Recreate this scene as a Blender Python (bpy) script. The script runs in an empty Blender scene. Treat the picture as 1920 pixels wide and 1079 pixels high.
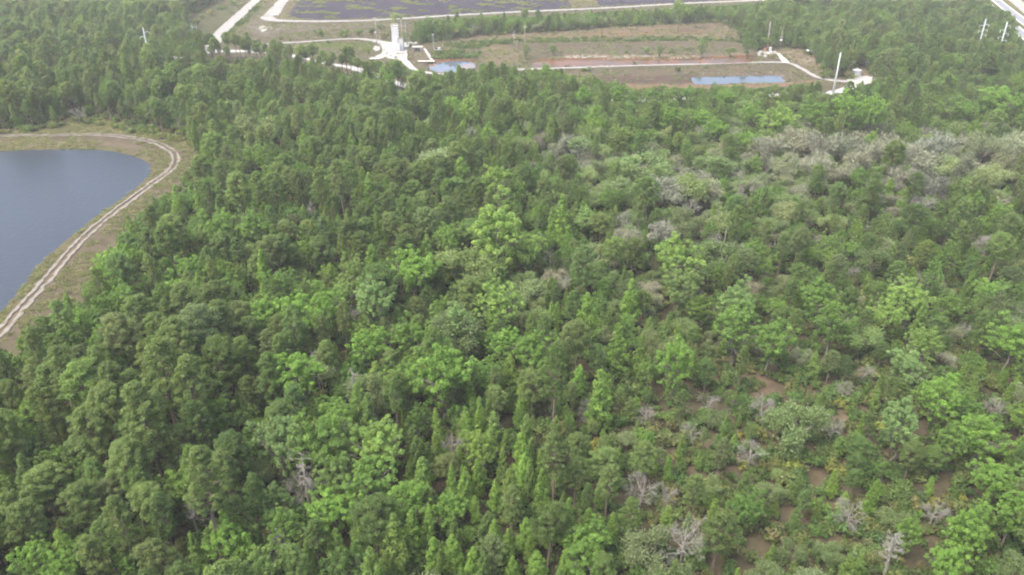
import bpy, math, random
import numpy as np

# ------------------------------------------------------------------ camera, sky, sun, exposure
scene = bpy.context.scene
H, PITCH, F = 100.0, 28.0, 1465.0            # drone height (m), tilt below horizon (deg), focal length in photo pixels
PW, PH = 1920.0, 1079.0
cam = bpy.data.cameras.new('camera')
cam.sensor_width = 36.0
cam.lens = F / PW * 36.0
cam.clip_start = 1.0
cam.clip_end = 20000.0
camo = bpy.data.objects.new('camera', cam)
scene.collection.objects.link(camo)
camo.location = (0, 0, H)
camo.rotation_euler = (math.radians(90 - PITCH), 0, 0)
scene.camera = camo

SUN_EL, SUN_AZ = 60.0, 235.0                 # azimuth clockwise from +Y
world = bpy.data.worlds.new('World')
scene.world = world
world.use_nodes = True
wn = world.node_tree.nodes
bg = wn['Background']
sky = wn.new('ShaderNodeTexSky')
sky.sky_type = 'NISHITA'
sky.sun_disc = False
sky.sun_elevation = math.radians(SUN_EL)
sky.sun_rotation = math.radians(SUN_AZ)
sky.air_density = 1.0
sky.dust_density = 6.0
sky.ozone_density = 1.0
world.node_tree.links.new(sky.outputs[0], bg.inputs[0])
bg.inputs[1].default_value = 0.15
sun = bpy.data.lights.new('sun', 'SUN')
sun.energy = 1.2
sun.angle = math.radians(35)
sun.color = (1.0, 0.98, 0.95)
suno = bpy.data.objects.new('sun', sun)
scene.collection.objects.link(suno)
suno.rotation_euler = (math.radians(90 - SUN_EL), 0, math.radians(180 - SUN_AZ))
scene.view_settings.view_transform = 'Standard'
scene.view_settings.look = 'None'
scene.view_settings.gamma = 1.0
scene.view_settings.use_curve_mapping = False
scene.view_settings.exposure = 1.97
scene.cycles.use_denoising = True
scene.cycles.filter_width = 2.0
scene.cycles.max_bounces = 8
scene.cycles.diffuse_bounces = 5
scene.cycles.glossy_bounces = 2
scene.cycles.transmission_bounces = 3
scene.cycles.volume_bounces = 0

R = np.random.default_rng(11)
random.seed(11)
COL = scene.collection

# ------------------------------------------------------------------ photo pixel <-> place
TH = math.radians(PITCH)
CT, ST = math.cos(TH), math.sin(TH)

def at(px, py, z=0.0):
    """point where the ray through a photo pixel meets the height z"""
    a = (px - PW / 2) / F
    b = -(py - PH / 2) / F
    dx, dy, dz = a, CT + b * ST, -ST + b * CT
    t = (z - H) / dz
    return (dx * t, dy * t, z)

def proj(x, y, z):
    """place -> photo pixel (arrays)"""
    w = y * CT - (z - H) * ST
    u = y * ST + (z - H) * CT
    return PW / 2 + F * x / w, PH / 2 - F * u / w, w

def gpts(pl):
    return [at(px, py)[:2] for px, py in pl]

def sdf(poly, X, Y):
    """signed distance to a polygon, positive inside"""
    p = np.asarray(poly, float)
    q = np.roll(p, -1, 0)
    d2 = np.full(X.shape, 1e18)
    ins = np.zeros(X.shape, bool)
    for (ax, ay), (bx, by) in zip(p, q):
        ex, ey = bx - ax, by - ay
        wx, wy = X - ax, Y - ay
        t = np.clip((wx * ex + wy * ey) / max(ex * ex + ey * ey, 1e-9), 0, 1)
        d2 = np.minimum(d2, (wx - t * ex) ** 2 + (wy - t * ey) ** 2)
        c = (ay > Y) != (by > Y)
        if by != ay:
            ins ^= c & (X < ex * (Y - ay) / (by - ay) + ax)
    d = np.sqrt(d2)
    return np.where(ins, d, -d)

def dist_line(line, X, Y):
    d2 = np.full(X.shape, 1e18)
    for (ax, ay), (bx, by) in zip(line[:-1], line[1:]):
        ex, ey = bx - ax, by - ay
        wx, wy = X - ax, Y - ay
        t = np.clip((wx * ex + wy * ey) / max(ex * ex + ey * ey, 1e-9), 0, 1)
        d2 = np.minimum(d2, (wx - t * ex) ** 2 + (wy - t * ey) ** 2)
    return np.sqrt(d2)

def smooth(line, n=6, closed=False):
    """Catmull-Rom through the points"""
    p = [np.array(q, float) for q in line]
    m = len(p)
    out = []
    rng = range(m) if closed else range(m - 1)
    for i in rng:
        p0 = p[(i - 1) % m] if closed or i > 0 else p[0] * 2 - p[1]
        p1, p2 = p[i], p[(i + 1) % m]
        p3 = p[(i + 2) % m] if closed or i + 2 < m else p[-1] * 2 - p[-2]
        for k in range(n):
            t = k / n
            out.append(0.5 * (2 * p1 + (p2 - p0) * t + (2 * p0 - 5 * p1 + 4 * p2 - p3) * t * t + (3 * p1 - p0 - 3 * p2 + p3) * t ** 3))
    if not closed:
        out.append(p[-1])
    return [tuple(q) for q in out]

def vnoise(X, Y, scale, seed=0):
    """smooth value noise in 0..1"""
    g = np.random.default_rng(seed).random((128, 128))
    x, y = X / scale + 500.0, Y / scale + 500.0
    xi, yi = np.floor(x).astype(int), np.floor(y).astype(int)
    fx, fy = x - xi, y - yi
    fx, fy = fx * fx * (3 - 2 * fx), fy * fy * (3 - 2 * fy)
    a, b = g[xi % 128, yi % 128], g[(xi + 1) % 128, yi % 128]
    c, d = g[xi % 128, (yi + 1) % 128], g[(xi + 1) % 128, (yi + 1) % 128]
    return (a * (1 - fx) + b * fx) * (1 - fy) + (c * (1 - fx) + d * fx) * fy

# ------------------------------------------------------------------ materials
def new_mat(name):
    m = bpy.data.materials.new(name)
    m.use_nodes = True
    nt = m.node_tree
    return m, nt, nt.nodes, nt.links, nt.nodes['Principled BSDF']

def mix_rgb(nt, fac, a, b, mode='MIX'):
    n = nt.nodes.new('ShaderNodeMix')
    n.data_type = 'RGBA'
    n.blend_type = mode
    for sock, v in ((n.inputs[0], fac), (n.inputs[6], a), (n.inputs[7], b)):
        if isinstance(v, bpy.types.NodeSocket):
            nt.links.new(v, sock)
        elif isinstance(v, (int, float)):
            sock.default_value = v
        else:
            sock.default_value = (*v, 1.0)
    return n.outputs[2]

def noise(nt, scale, detail=4.0, rough=0.55, co=None):
    n = nt.nodes.new('ShaderNodeTexNoise')
    n.inputs['Scale'].default_value = scale
    n.inputs['Detail'].default_value = detail
    n.inputs['Roughness'].default_value = rough
    if co is None:
        g = nt.nodes.new('ShaderNodeNewGeometry')
        co = g.outputs['Position']
    nt.links.new(co, n.inputs['Vector'])
    return n.outputs[0]

def ramp(nt, fac, stops):
    n = nt.nodes.new('ShaderNodeValToRGB')
    nt.links.new(fac, n.inputs[0])
    e = n.color_ramp.elements
    while len(e) < len(stops):
        e.new(0.5)
    for el, (p, c) in zip(e, stops):
        el.position = p
        el.color = (*c, 1.0) if not isinstance(c, (int, float)) else (c, c, c, 1.0)
    return n.outputs[0]

def bump(nt, h, strength, dist=0.1):
    n = nt.nodes.new('ShaderNodeBump')
    n.inputs['Strength'].default_value = strength
    n.inputs['Distance'].default_value = dist
    nt.links.new(h, n.inputs['Height'])
    return n.outputs[0]

def plain(name, col, rough=0.7, metal=0.0, var=0.25, scale=1.5, spec=0.3):
    m, nt, N, L, b = new_mat(name)
    f = noise(nt, scale, 5)
    c = mix_rgb(nt, f, [v * (1 - var) for v in col], [min(1, v * (1 + var)) for v in col])
    L.new(c, b.inputs['Base Color'])
    b.inputs['Roughness'].default_value = rough
    b.inputs['Metallic'].default_value = metal
    b.inputs['Specular IOR Level'].default_value = spec
    return m

def foliage_mat(name, trans=0.56):
    m, nt, N, L, b = new_mat(name)
    a = N.new('ShaderNodeAttribute')
    a.attribute_type = 'INSTANCER'
    a.attribute_name = 'tint'
    v = N.new('ShaderNodeAttribute')
    v.attribute_name = 'lv'
    k = ramp(nt, v.outputs['Fac'], [(0.0, (0.62, 0.66, 0.66)), (0.5, (1.0, 1.0, 1.0)), (1.0, (1.45, 1.34, 1.25))])
    c = mix_rgb(nt, 1.0, a.outputs['Color'], mix_rgb(nt, 1.0, k, (0.95, 1.04, 0.94), 'MULTIPLY'), 'MULTIPLY')
    L.new(c, b.inputs['Base Color'])
    b.inputs['Roughness'].default_value = 0.6
    b.inputs['Specular IOR Level'].default_value = 0.22
    t = N.new('ShaderNodeBsdfTranslucent')
    L.new(mix_rgb(nt, 1.0, c, (1.75, 1.65, 1.15), 'MULTIPLY'), t.inputs[0])
    mx = N.new('ShaderNodeMixShader')
    mx.inputs[0].default_value = trans
    L.new(b.outputs[0], mx.inputs[1])
    L.new(t.outputs[0], mx.inputs[2])
    L.new(mx.outputs[0], N['Material Output'].inputs[0])
    return m

def bark_mat(name, c0, c1):
    m, nt, N, L, b = new_mat(name)
    f = noise(nt, 2.5, 6, 0.7)
    L.new(ramp(nt, f, [(0.3, c0), (0.7, c1)]), b.inputs['Base Color'])
    b.inputs['Roughness'].default_value = 0.9
    b.inputs['Specular IOR Level'].default_value = 0.1
    return m

M = {}
M['leaf'] = foliage_mat('foliage')
M['twig'] = foliage_mat('twigs', 0.05)
M['bark_pine'] = bark_mat('pine_bark', (0.075, 0.058, 0.042), (0.165, 0.135, 0.102))
M['bark_grey'] = bark_mat('grey_bark', (0.065, 0.060, 0.048), (0.165, 0.155, 0.128))
M['deadwood'] = bark_mat('dead_wood', (0.105, 0.100, 0.086), (0.225, 0.215, 0.188))
M['white_paint'] = plain('white_paint', (0.40, 0.40, 0.392), 0.5, var=0.06, scale=0.6)
M['galv'] = plain('galvanised_steel', (0.46, 0.50, 0.51), 0.45, 0.3, 0.12)
M['concrete'] = plain('concrete', (0.25, 0.24, 0.22), 0.85, var=0.3, scale=0.8)
M['pole_wood'] = plain('weathered_pole_wood', (0.30, 0.28, 0.25), 0.85)
M['dark_metal'] = plain('dark_metal', (0.06, 0.06, 0.065), 0.5, 0.4)
M['pipe'] = plain('grey_pipe', (0.30, 0.32, 0.34), 0.5, 0.2)
M['rust'] = plain('rusty_metal', (0.22, 0.10, 0.06), 0.8)
M['rubble'] = plain('pale_rubble', (0.22, 0.205, 0.185), 0.9, var=0.3)
M['insul'] = plain('porcelain', (0.65, 0.65, 0.62), 0.3)
M['wood'] = plain('planks', (0.34, 0.31, 0.26), 0.85, var=0.35)

def road_mat(name, c0, c1, scale=0.25):
    m, nt, N, L, b = new_mat(name)
    f = noise(nt, scale, 8, 0.65)
    L.new(ramp(nt, f, [(0.3, c0), (0.65, c1)]), b.inputs['Base Color'])
    b.inputs['Roughness'].default_value = 0.95
    b.inputs['Specular IOR Level'].default_value = 0.1
    return m

M['lime'] = road_mat('limestone_gravel', (0.145, 0.14, 0.127), (0.215, 0.209, 0.193))
M['limeyard'] = road_mat('limestone_yard', (0.195, 0.19, 0.178), (0.25, 0.245, 0.234))
M['rut'] = road_mat('pale_sand', (0.095, 0.086, 0.071), (0.165, 0.152, 0.131), 0.5)
M['asphalt'] = road_mat('asphalt', (0.11, 0.113, 0.12), (0.16, 0.164, 0.174))
M['roadpaint'] = plain('white_road_paint', (0.75, 0.75, 0.72), 0.7, var=0.1)

def water_mat(name, deep, rough=0.12, ripple=0.25, scale=0.9, patch=None):
    m, nt, N, L, b = new_mat(name)
    if patch:
        f = noise(nt, patch[1], 5, 0.6)
        L.new(ramp(nt, f, [(patch[2], deep), (patch[3], patch[0])]), b.inputs['Base Color'])
    else:
        f = noise(nt, 0.02, 3)
        L.new(mix_rgb(nt, f, [v * 0.85 for v in deep], [v * 1.15 for v in deep]), b.inputs['Base Color'])
    b.inputs['Roughness'].default_value = rough
    b.inputs['IOR'].default_value = 1.33
    L.new(bump(nt, noise(nt, scale, 4, 0.6), ripple, 0.12), b.inputs['Normal'])
    return m

M['water'] = water_mat('pond_water', (0.018, 0.023, 0.030), 0.32, 0.8, 0.7)
M['water_blue'] = water_mat('blue_basin_water', (0.036, 0.044, 0.056), 0.08, 0.1)
M['water_rust'] = water_mat('iron_stained_water', (0.045, 0.034, 0.024), 0.25, 0.2, 0.9, ((0.095, 0.042, 0.018), 0.05, 0.38, 0.58))
M['water_ferr'] = water_mat('sky_blue_pool_water', (0.055, 0.068, 0.090), 0.08, 0.1, 0.9, ((0.12, 0.075, 0.055), 0.07, 0.5, 0.6))
M['water_dark'] = WD = water_mat('dark_marsh_water', (0.021, 0.018, 0.025), 0.6, 0.3, 0.6, ((0.034, 0.030, 0.036), 0.15, 0.4, 0.7))

for w_, sp_ in ((WD, 0.03), (M['water_rust'], 0.10), (M['water_ferr'], 0.35), (M['water_blue'], 0.4)):
    w_.node_tree.nodes['Principled BSDF'].inputs['Specular IOR Level'].default_value = sp_

# ------------------------------------------------------------------ mesh helpers
class MB:
    """collects shapes, builds ONE mesh object"""
    def __init__(s):
        s.v, s.f = [], []
    def add(s, v, f):
        o = len(s.v)
        s.v += [tuple(map(float, q)) for q in v]
        s.f += [tuple(i + o for i in q) for q in f]
        return s
    def box(s, x0, x1, y0, y1, z0, z1, taper=0.0):
        t = taper
        v = [(x0, y0, z0), (x1, y0, z0), (x1, y1, z0), (x0, y1, z0),
             (x0 + t, y0 + t, z1), (x1 - t, y0 + t, z1), (x1 - t, y1 - t, z1), (x0 + t, y1 - t, z1)]
        return s.add(v, [(3, 2, 1, 0), (4, 5, 6, 7), (0, 1, 5, 4), (1, 2, 6, 5), (2, 3, 7, 6), (3, 0, 4, 7)])
    def tube(s, p, r, n=6, cap=True):
        """tube through points p with radii r"""
        p = [np.array(q, float) for q in p]
        if not hasattr(r, '__len__'):
            r = [r] * len(p)
        V, Fc = [], []
        for i, q in enumerate(p):
            d = p[min(i + 1, len(p) - 1)] - p[max(i - 1, 0)]
            d = d / max(np.linalg.norm(d), 1e-9)
            u = np.cross(d, (0, 0, 1) if abs(d[2]) < 0.95 else (1, 0, 0))
            u /= np.linalg.norm(u)
            w = np.cross(d, u)
            for k in range(n):
                a = 2 * math.pi * k / n
                V.append(q + r[i] * (math.cos(a) * u + math.sin(a) * w))
        for i in range(len(p) - 1):
            for k in range(n):
                a, b = i * n + k, i * n + (k + 1) % n
                Fc.append((a, b, b + n, a + n))
        if cap:
            Fc.append(tuple(range(n))[::-1])
            Fc.append(tuple(range((len(p) - 1) * n, len(p) * n)))
        return s.add(V, Fc)
    def blob(s, c, rx, ry, rz, rng, n=8, m=5, rough=0.2):
        """uneven boulder"""
        V, Fc = [], []
        for i in range(m + 1):
            ph = math.pi * i / m
            for k in range(n):
                a = 2 * math.pi * k / n
                q = 1 + rough * (rng.random() - 0.5) * 2
                V.append((c[0] + rx * q * math.sin(ph) * math.cos(a), c[1] + ry * q * math.sin(ph) * math.sin(a), c[2] + rz * q * math.cos(ph)))
        for i in range(m):
            for k in range(n):
                a, b = i * n + k, i * n + (k + 1) % n
                Fc.append((a, a + n, b + n, b))
        return s.add(V, Fc)
    def mesh(s, name, mat, smooth_=False):
        me = bpy.data.meshes.new(name)
        me.from_pydata(s.v, [], s.f)
        me.materials.append(mat)
        if smooth_:
            me.shade_smooth()
        me.update()
        return me
    def build(s, name, mat, parent=None, smooth_=False):
        o = bpy.data.objects.new(name, s.mesh(name, mat, smooth_))
        COL.objects.link(o)
        if parent is not None:
            o.parent = parent
        return o

def tag(o, label, cat, group=None):
    o['label'] = label
    o['category'] = cat
    if group:
        o['group'] = group
    return o

def thing(name, loc, rz=0.0, label=None, cat=None, group=None):
    o = bpy.data.objects.new(name, None)
    o.empty_display_size = 0.5
    COL.objects.link(o)
    o.location = loc
    o.rotation_euler = (0, 0, rz)
    if label:
        tag(o, label, cat, group)
    return o

def structure(o):
    o['kind'] = 'structure'
    return o

# ------------------------------------------------------------------ the lie of the land (pixel outlines read off the photograph)
POND = smooth(gpts([(-260, 300), (-120, 287), (0, 281), (64, 277.5), (170, 277.6), (213, 281), (256, 292), (279, 304), (283, 315), (273, 332), (239, 360), (188, 396),
                    (141, 432), (98, 468), (68, 498), (38, 537), (0, 579), (-60, 640), (-200, 700), (-420, 640), (-420, 420)]), 5, True)
BASIN = smooth(gpts([(1297, 147), (1304, 141.5), (1380, 139.5), (1458, 138.5), (1466, 143), (1473, 149), (1466, 152), (1400, 154), (1318, 156), (1302, 154)]), 3, True)
POOL = smooth(gpts([(806, 118), (815, 116), (840, 113), (870, 112.5), (888, 116), (891, 124), (880, 131), (850, 134), (820, 133), (806, 127)]), 4, True)
DITCH = smooth(gpts([(998, 118), (1030, 113.5), (1100, 112), (1200, 112), (1300, 111), (1380, 109), (1402, 111), (1412, 115), (1380, 117.5), (1280, 119), (1180, 121), (1080, 124), (1010, 126)]), 3, True)
PUDDLE = smooth(gpts([(1068, 158), (1076, 154), (1084, 156), (1082, 160), (1073, 161)]), 3, True)
MARSH1 = gpts([(541, 27), (548, 16), (566, -2), (590, -28), (1040, -26), (1066, 0), (1072, 14.5), (960, 20.5), (860, 25.5), (730, 32), (640, 35), (605, 36), (560, 34)])
MARSH2 = gpts([(1119, -2), (1124, 10.5), (1240, 5.5), (1330, 1.5), (1430, -3), (1400, -28), (1100, -26)])
WATERS = [(POND, 4.0, -0.8), (BASIN, 3.0, -1.0), (POOL, 4.0, -0.8), (DITCH, 3.5, -0.5), (PUDDLE, 2.0, -0.4), (MARSH1, 3.0, -0.5), (MARSH2, 3.0, -0.5)]

BERM = gpts([(930, 90), (990, 88), (1100, 86), (1250, 84), (1370, 84)])

def ground_z(X, Y):
    X, Y = np.asarray(X, float), np.asarray(Y, float)
    z = np.zeros(X.shape)
    for poly, bank, wl in WATERS:
        P = np.array(poly)
        sel = (X > P[:, 0].min() - 20) & (X < P[:, 0].max() + 20) & (Y > P[:, 1].min() - 20) & (Y < P[:, 1].max() + 20)
        if not sel.any():
            continue
        d = sdf(poly, X[sel], Y[sel])
        z[sel] += np.where(d < 0, wl * np.clip((d + bank) / bank, 0, 1), wl - np.clip(d / 4, 0, 1) * 0.9)
    d = dist_line(BERM, X, Y)
    z += 2.2 * np.exp(-(d / 7.0) ** 2)
    return z

def gz(x, y):
    return float(ground_z(np.array([x]), np.array([y]))[0])

# open ground as the photograph shows it: no crown may cover these outlines
CLEAR_LEFT = [(-300, 262), (0, 247), (60, 243), (110, 232), (140, 219), (192, 226), (264, 243), (320, 255), (366, 270), (371, 298), (345, 328), (298, 366),
              (239, 418), (216, 452), (185, 500), (142, 550), (98, 584), (52, 605), (13, 640), (-60, 690), (-300, 800)]
CLEAR_FAC = [(482, -40), (408, 62), (418, 70), (440, 66), (470, 70), (505, 84), (530, 92), (560, 96), (600, 104), (640, 112), (690, 108), (720, 112), (745, 115), (775, 131),
             (800, 135), (830, 133), (890, 128), (905, 120), (960, 123), (975, 128), (990, 126), (1040, 130), (1080, 138), (1150, 150), (1200, 160), (1300, 161), (1450, 160), (1540, 158),
             (1558, 178), (1602, 166), (1612, 158), (1650, 158), (1642, 147), (1615, 128), (1598, 128), (1590, 148), (1560, 147), (1540, 136), (1530, 118), (1512, 106), (1508, 94), (1470, 92),
             (1435, 94), (1420, 98), (1392, 84), (1390, 62), (1350, 44), (1250, 47), (1100, 57), (900, 70), (830, 78), (790, 84), (768, 80), (755, 74), (770, 60), (780, 46), (860, 31),
             (1000, 27), (1100, 22), (1250, 14), (1440, 4), (1440, -40)]
CLEAR_LANE = [(470, -40), (400, 8), (358, 30), (352, 48), (385, 58), (405, 66), (430, 50), (500, -40)]
CLEAR_HWY = [(1846, -12), (1862, 10), (1885, 20), (1906, 34), (1910, 50), (1904, 60), (1920, 84), (2000, 140), (2000, -40)]
CLEAR_GAPS = [[(325, 116), (400, 94), (440, 82), (470, 88), (540, 99), (610, 113), (640, 114), (682, 124), (690, 138), (650, 134), (560, 114), (480, 106), (400, 108)],
              [(742, 156), (774, 158), (774, 166), (742, 164)], [(694, 142), (716, 146), (712, 154), (698, 150)], [(1420, 177), (1446, 177), (1446, 184), (1420, 184)], [(1200, 183), (1222, 183), (1222, 189), (1200, 189)], [(420, 121), (435, 120), (435, 128), (422, 129)]]
CLEARS = [CLEAR_LEFT, CLEAR_FAC, CLEAR_LANE, CLEAR_HWY] + CLEAR_GAPS
# bare patches between the trees
OPEN = [[(1372, 712), (1400, 702), (1462, 708), (1480, 720), (1465, 742), (1425, 748), (1392, 735)],
        [(1490, 880), (1530, 860), (1570, 880), (1560, 930), (1520, 975), (1490, 950)],
        [(1480, 1040), (1530, 1010), (1550, 1040), (1530, 1090), (1490, 1090)],
        [(1300, 400), (1330, 392), (1335, 420), (1312, 440), (1290, 432)],
        [(1560, 770), (1610, 740), (1640, 790), (1590, 850), (1555, 840)],
        [(1025, 640), (1050, 630), (1055, 670), (1040, 690), (1025, 670)],
        [(1090, 690), (1125, 680), (1130, 715), (1100, 725)],
        [(1200, 575), (1222, 565), (1225, 590), (1205, 598)],
        [(1735, 425), (1765, 420), (1770, 445), (1745, 450)],
        [(755, 335), (800, 330), (810, 350), (770, 355)],
        [(1690, 985), (1760, 960), (1780, 985), (1720, 1010)],
        [(1380, 1050), (1440, 1040), (1440, 1090), (1380, 1090)]]

STRONG = (0, 3)

# ------------------------------------------------------------------ ground sheet
def ground():
    gx = np.concatenate([[-6000, -3000, -1500, -900, -700], np.arange(-600, 600.1, 2.2), [700, 900, 1500, 3000, 6000]])
    gy = np.concatenate([[-3000, -1200, -500, -150, 0, 40], np.arange(66, 900, 2.0), [940, 1100, 1600, 3000, 8000]])
    X, Y = np.meshgrid(gx, gy)
    X, Y = X.ravel(), Y.ravel()
    Z = ground_z(X, Y)
    n0 = vnoise(X, Y, 14, 1)
    n1 = vnoise(X, Y, 45, 2)
    n2 = vnoise(X, Y, 5, 3)
    inpit = Z < -0.25
    Z = Z + np.where(Z < -0.02, 0, (n0 - 0.5) * 0.25 * (np.abs(X) < 650))
    C = np.zeros((len(X), 3))
    def put(mask, col):
        m = np.clip(mask, 0, 1)[:, None]
        C[:] = C * (1 - m) + np.array(col) * m
    C[:] = (0.075, 0.066, 0.040)                                     # forest floor
    put((n0 - 0.45) * 3, (0.055, 0.068, 0.030))
    def region(px, col, soft=3.0, wob=5.0, amt=1.0):
        d = sdf(gpts(px), X, Y)
        put(np.clip((d + (n2 - 0.5) * wob) / soft + 0.5, 0, 1) * amt, col)
    px_, py_, _ = proj(X, Y, np.zeros_like(X))
    # dry ground in the thin wood of the lower right
    put(np.clip((np.exp(-(((px_ - 1520) / 420) ** 2 + ((py_ - 850) / 330) ** 2)) - 0.25) * 1.6, 0, 0.8) * (Y > 60), (0.185, 0.165, 0.115))
    for o in OPEN:
        region(o, (0.215, 0.165, 0.122), 9.0, 16.0, 0.75 if OPEN.index(o) in STRONG else 0.4)
    # pond surround
    region([(-320, 262), (0, 245), (110, 225), (140, 205), (192, 210), (264, 228), (340, 245), (400, 270), (400, 310), (380, 350), (330, 400), (280, 460), (250, 520), (200, 600), (140, 650), (80, 690), (20, 740), (-80, 790), (-320, 900)],
           (0.170, 0.150, 0.108), 5.0, 6.0)
    region([(-100, 253), (60, 240), (130, 208), (195, 212), (290, 232), (345, 250), (365, 275), (340, 280), (300, 260), (200, 250), (85, 253)], (0.165, 0.175, 0.078), 4.0, 8.0)
    dp = sdf(POND, X, Y)
    put(np.exp(-((dp + 1.2) / 1.2) ** 2) * (0.4 + 0.9 * n0), (0.155, 0.170, 0.06))
    put(np.clip(1 - np.abs(dp + 6.0) / 3.5, 0, 1) * 0.8, (0.235, 0.195, 0.150))
    put(np.clip((n0 - 0.55) * 3, 0, 0.5) * (dp < -9) * (dp > -60), (0.115, 0.115, 0.06))
    # works area: tan grass base
    region([(500, -60), (410, 55), (380, 95), (520, 120), (640, 150), (760, 180), (960, 200), (1200, 200), (1450, 195), (1560, 190), (1680, 170), (1660, 140), (1600, 118), (1540, 100), (1480, 80), (1420, 80), (1400, 30), (1460, -60)],
           (0.150, 0.138, 0.092), 4.0, 8.0)
    region([(486, -60), (330, 25), (335, 55), (400, 72), (424, 62)], (0.125, 0.135, 0.070), 4.0, 8.0)
    region([(418, 66), (432, 66), (462, 46), (492, 12), (500, -20), (486, -20)], (0.135, 0.165, 0.055), 3.0, 6.0)     # green verge by the lane
    region([(462, 52), (480, 66), (520, 70), (500, 52), (520, 30), (540, -20), (512, -20), (500, 15)], (0.195, 0.180, 0.142), 3.0, 6.0)  # grey bare soil
    region([(486, 62), (496, 50), (540, 46), (720, 43), (712, 52), (640, 52), (540, 60)], (0.180, 0.165, 0.130), 3.0, 9.0)
    region([(510, -20), (500, 38), (545, 38), (560, 0), (575, -20)], (0.185, 0.165, 0.105), 2.0, 6.0)
    region([(560, 84), (600, 80), (690, 80), (704, 88), (690, 98), (640, 93), (590, 90)], (0.125, 0.165, 0.045), 3.0, 8.0)  # lush grass
    region([(540, 90), (600, 92), (690, 99), (690, 106), (610, 102), (550, 98)], (0.155, 0.155, 0.105), 3.0, 6.0)
    region([(830, 74), (870, 68), (1000, 60), (1100, 55), (1200, 48), (1300, 43), (1345, 43), (1388, 56), (1386, 70), (1250, 68), (1100, 71), (950, 74)], (0.215, 0.178, 0.125), 3.0, 9.0)  # brown field
    region([(900, 78), (1000, 69), (1090, 64), (1180, 58), (1290, 56), (1340, 62), (1250, 66), (1100, 69), (980, 74)], (0.255, 0.178, 0.110), 4.0, 14.0, 0.7)
    region([(820, 84), (900, 77), (1100, 73), (1250, 70), (1380, 74), (1395, 84), (1250, 82), (1100, 84), (990, 87), (900, 92), (840, 92)], (0.125, 0.145, 0.060), 3.0, 8.0)  # scrub strip
    region([(990, 90), (1100, 87), (1250, 85), (1390, 87), (1400, 100), (1250, 103), (1100, 104), (1000, 105)], (0.155, 0.142, 0.105), 3.0, 8.0)   # bank
    region([(1050, 107), (1080, 103), (1180, 103), (1300, 104), (1390, 101), (1400, 105), (1280, 108), (1150, 110), (1060, 111)], (0.285, 0.225, 0.170), 3.0, 8.0)
    region([(1000, 112), (1080, 109), (1200, 109), (1300, 107), (1400, 104), (1420, 108), (1418, 115), (1400, 112), (1250, 114), (1100, 115), (1010, 117)], (0.230, 0.118, 0.062), 2.0, 5.0, 0.85)  # iron stain
    region([(1003, 117), (1040, 113), (1065, 118), (1040, 126), (1008, 127)], (0.260, 0.165, 0.075), 2.0, 4.0)
    region([(806, 118), (830, 111), (870, 109.5), (890, 113), (880, 117), (830, 118)], (0.230, 0.112, 0.065), 2.0, 4.0)
    region([(905, 92), (975, 92), (985, 102), (975, 122), (905, 126)], (0.205, 0.180, 0.120), 3.0, 6.0)   # tan flat
    region([(925, 98), (945, 98), (950, 106), (930, 107)], (0.195, 0.190, 0.085), 4.0, 8.0)
    region([(808, 99), (850, 97), (900, 99), (902, 108), (850, 109), (812, 111)], (0.065, 0.115, 0.035), 2.0, 4.0)  # reed bank
    region([(1060, 132), (1250, 128), (1440, 124), (1480, 128), (1500, 150), (1300, 136), (1200, 145), (1080, 150)], (0.165, 0.145, 0.105), 3.0, 8.0)
    region([(1080, 146), (1180, 143), (1302, 142), (1300, 156), (1180, 159), (1078, 161)], (0.140, 0.105, 0.088), 3.0, 5.0)   # mud
    region([(1080, 161), (1200, 158), (1320, 157), (1470, 153), (1540, 150), (1545, 162), (1300, 168), (1080, 172)], (0.250, 0.190, 0.125), 3.0, 6.0)
    region([(1460, 98), (1500, 92), (1520, 92), (1530, 108), (1560, 125), (1540, 140), (1510, 130), (1480, 112)], (0.235, 0.200, 0.140), 3.0, 6.0)
    region([(1500, 112), (1520, 110), (1525, 118), (1510, 119)], (0.330, 0.290, 0.240), 2.0, 6.0)
    region([(1590, 126), (1640, 128), (1660, 150), (1640, 160), (1600, 160), (1575, 140)], (0.195, 0.165, 0.120), 3.0, 6.0)
    region([(1640, 120), (1682, 118), (1680, 127), (1650, 130)], (0.240, 0.150, 0.095), 3.0, 6.0)
    region([(768, 84), (800, 86), (810, 112), (790, 124), (768, 118)], (0.200, 0.175, 0.135), 3.0, 5.0)
    # dyke between the two marsh cells, verges of the highway
    region([(1066, -30), (1074, 13), (1123, 10), (1117, -30)], (0.190, 0.180, 0.105), 2.0, 5.0)
    region([(1840, -40), (1850, 5), (1905, 62), (2000, 150), (2100, 150), (2100, -40)], (0.165, 0.190, 0.065), 3.0, 6.0)
    region([(1872, -10), (1890, -10), (1925, 22), (1925, 32)], (0.215, 0.185, 0.105), 2.0, 6.0)
    for w, bank, wl in WATERS[-2:]:
        d = sdf(w, X, Y)
        put(np.exp(-((d + 2) / 3) ** 2) * 0.9, (0.205, 0.180, 0.110))
    me = bpy.data.meshes.new('ground')
    nx, ny = len(gx), len(gy)
    i = (np.arange(ny - 1)[:, None] * nx + np.arange(nx - 1)[None, :]).ravel()
    Fq = np.stack([i, i + 1, i + nx + 1, i + nx], 1)
    set_mesh(me, np.stack([X, Y, Z], 1), Fq)
    a = me.attributes.new('gcol', 'FLOAT_COLOR', 'POINT')
    a.data.foreach_set('color', np.concatenate([C, np.ones((len(C), 1))], 1).astype(np.float32).ravel())
    me.shade_smooth()
    m, nt, N, L, b = new_mat('soil_and_grass')
    at_ = N.new('ShaderNodeAttribute')
    at_.attribute_name = 'gcol'
    v1 = ramp(nt, noise(nt, 0.35, 6, 0.7), [(0.28, (0.62, 0.64, 0.64)), (0.5, (1, 1, 1)), (0.75, (1.40, 1.34, 1.28))])
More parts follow.
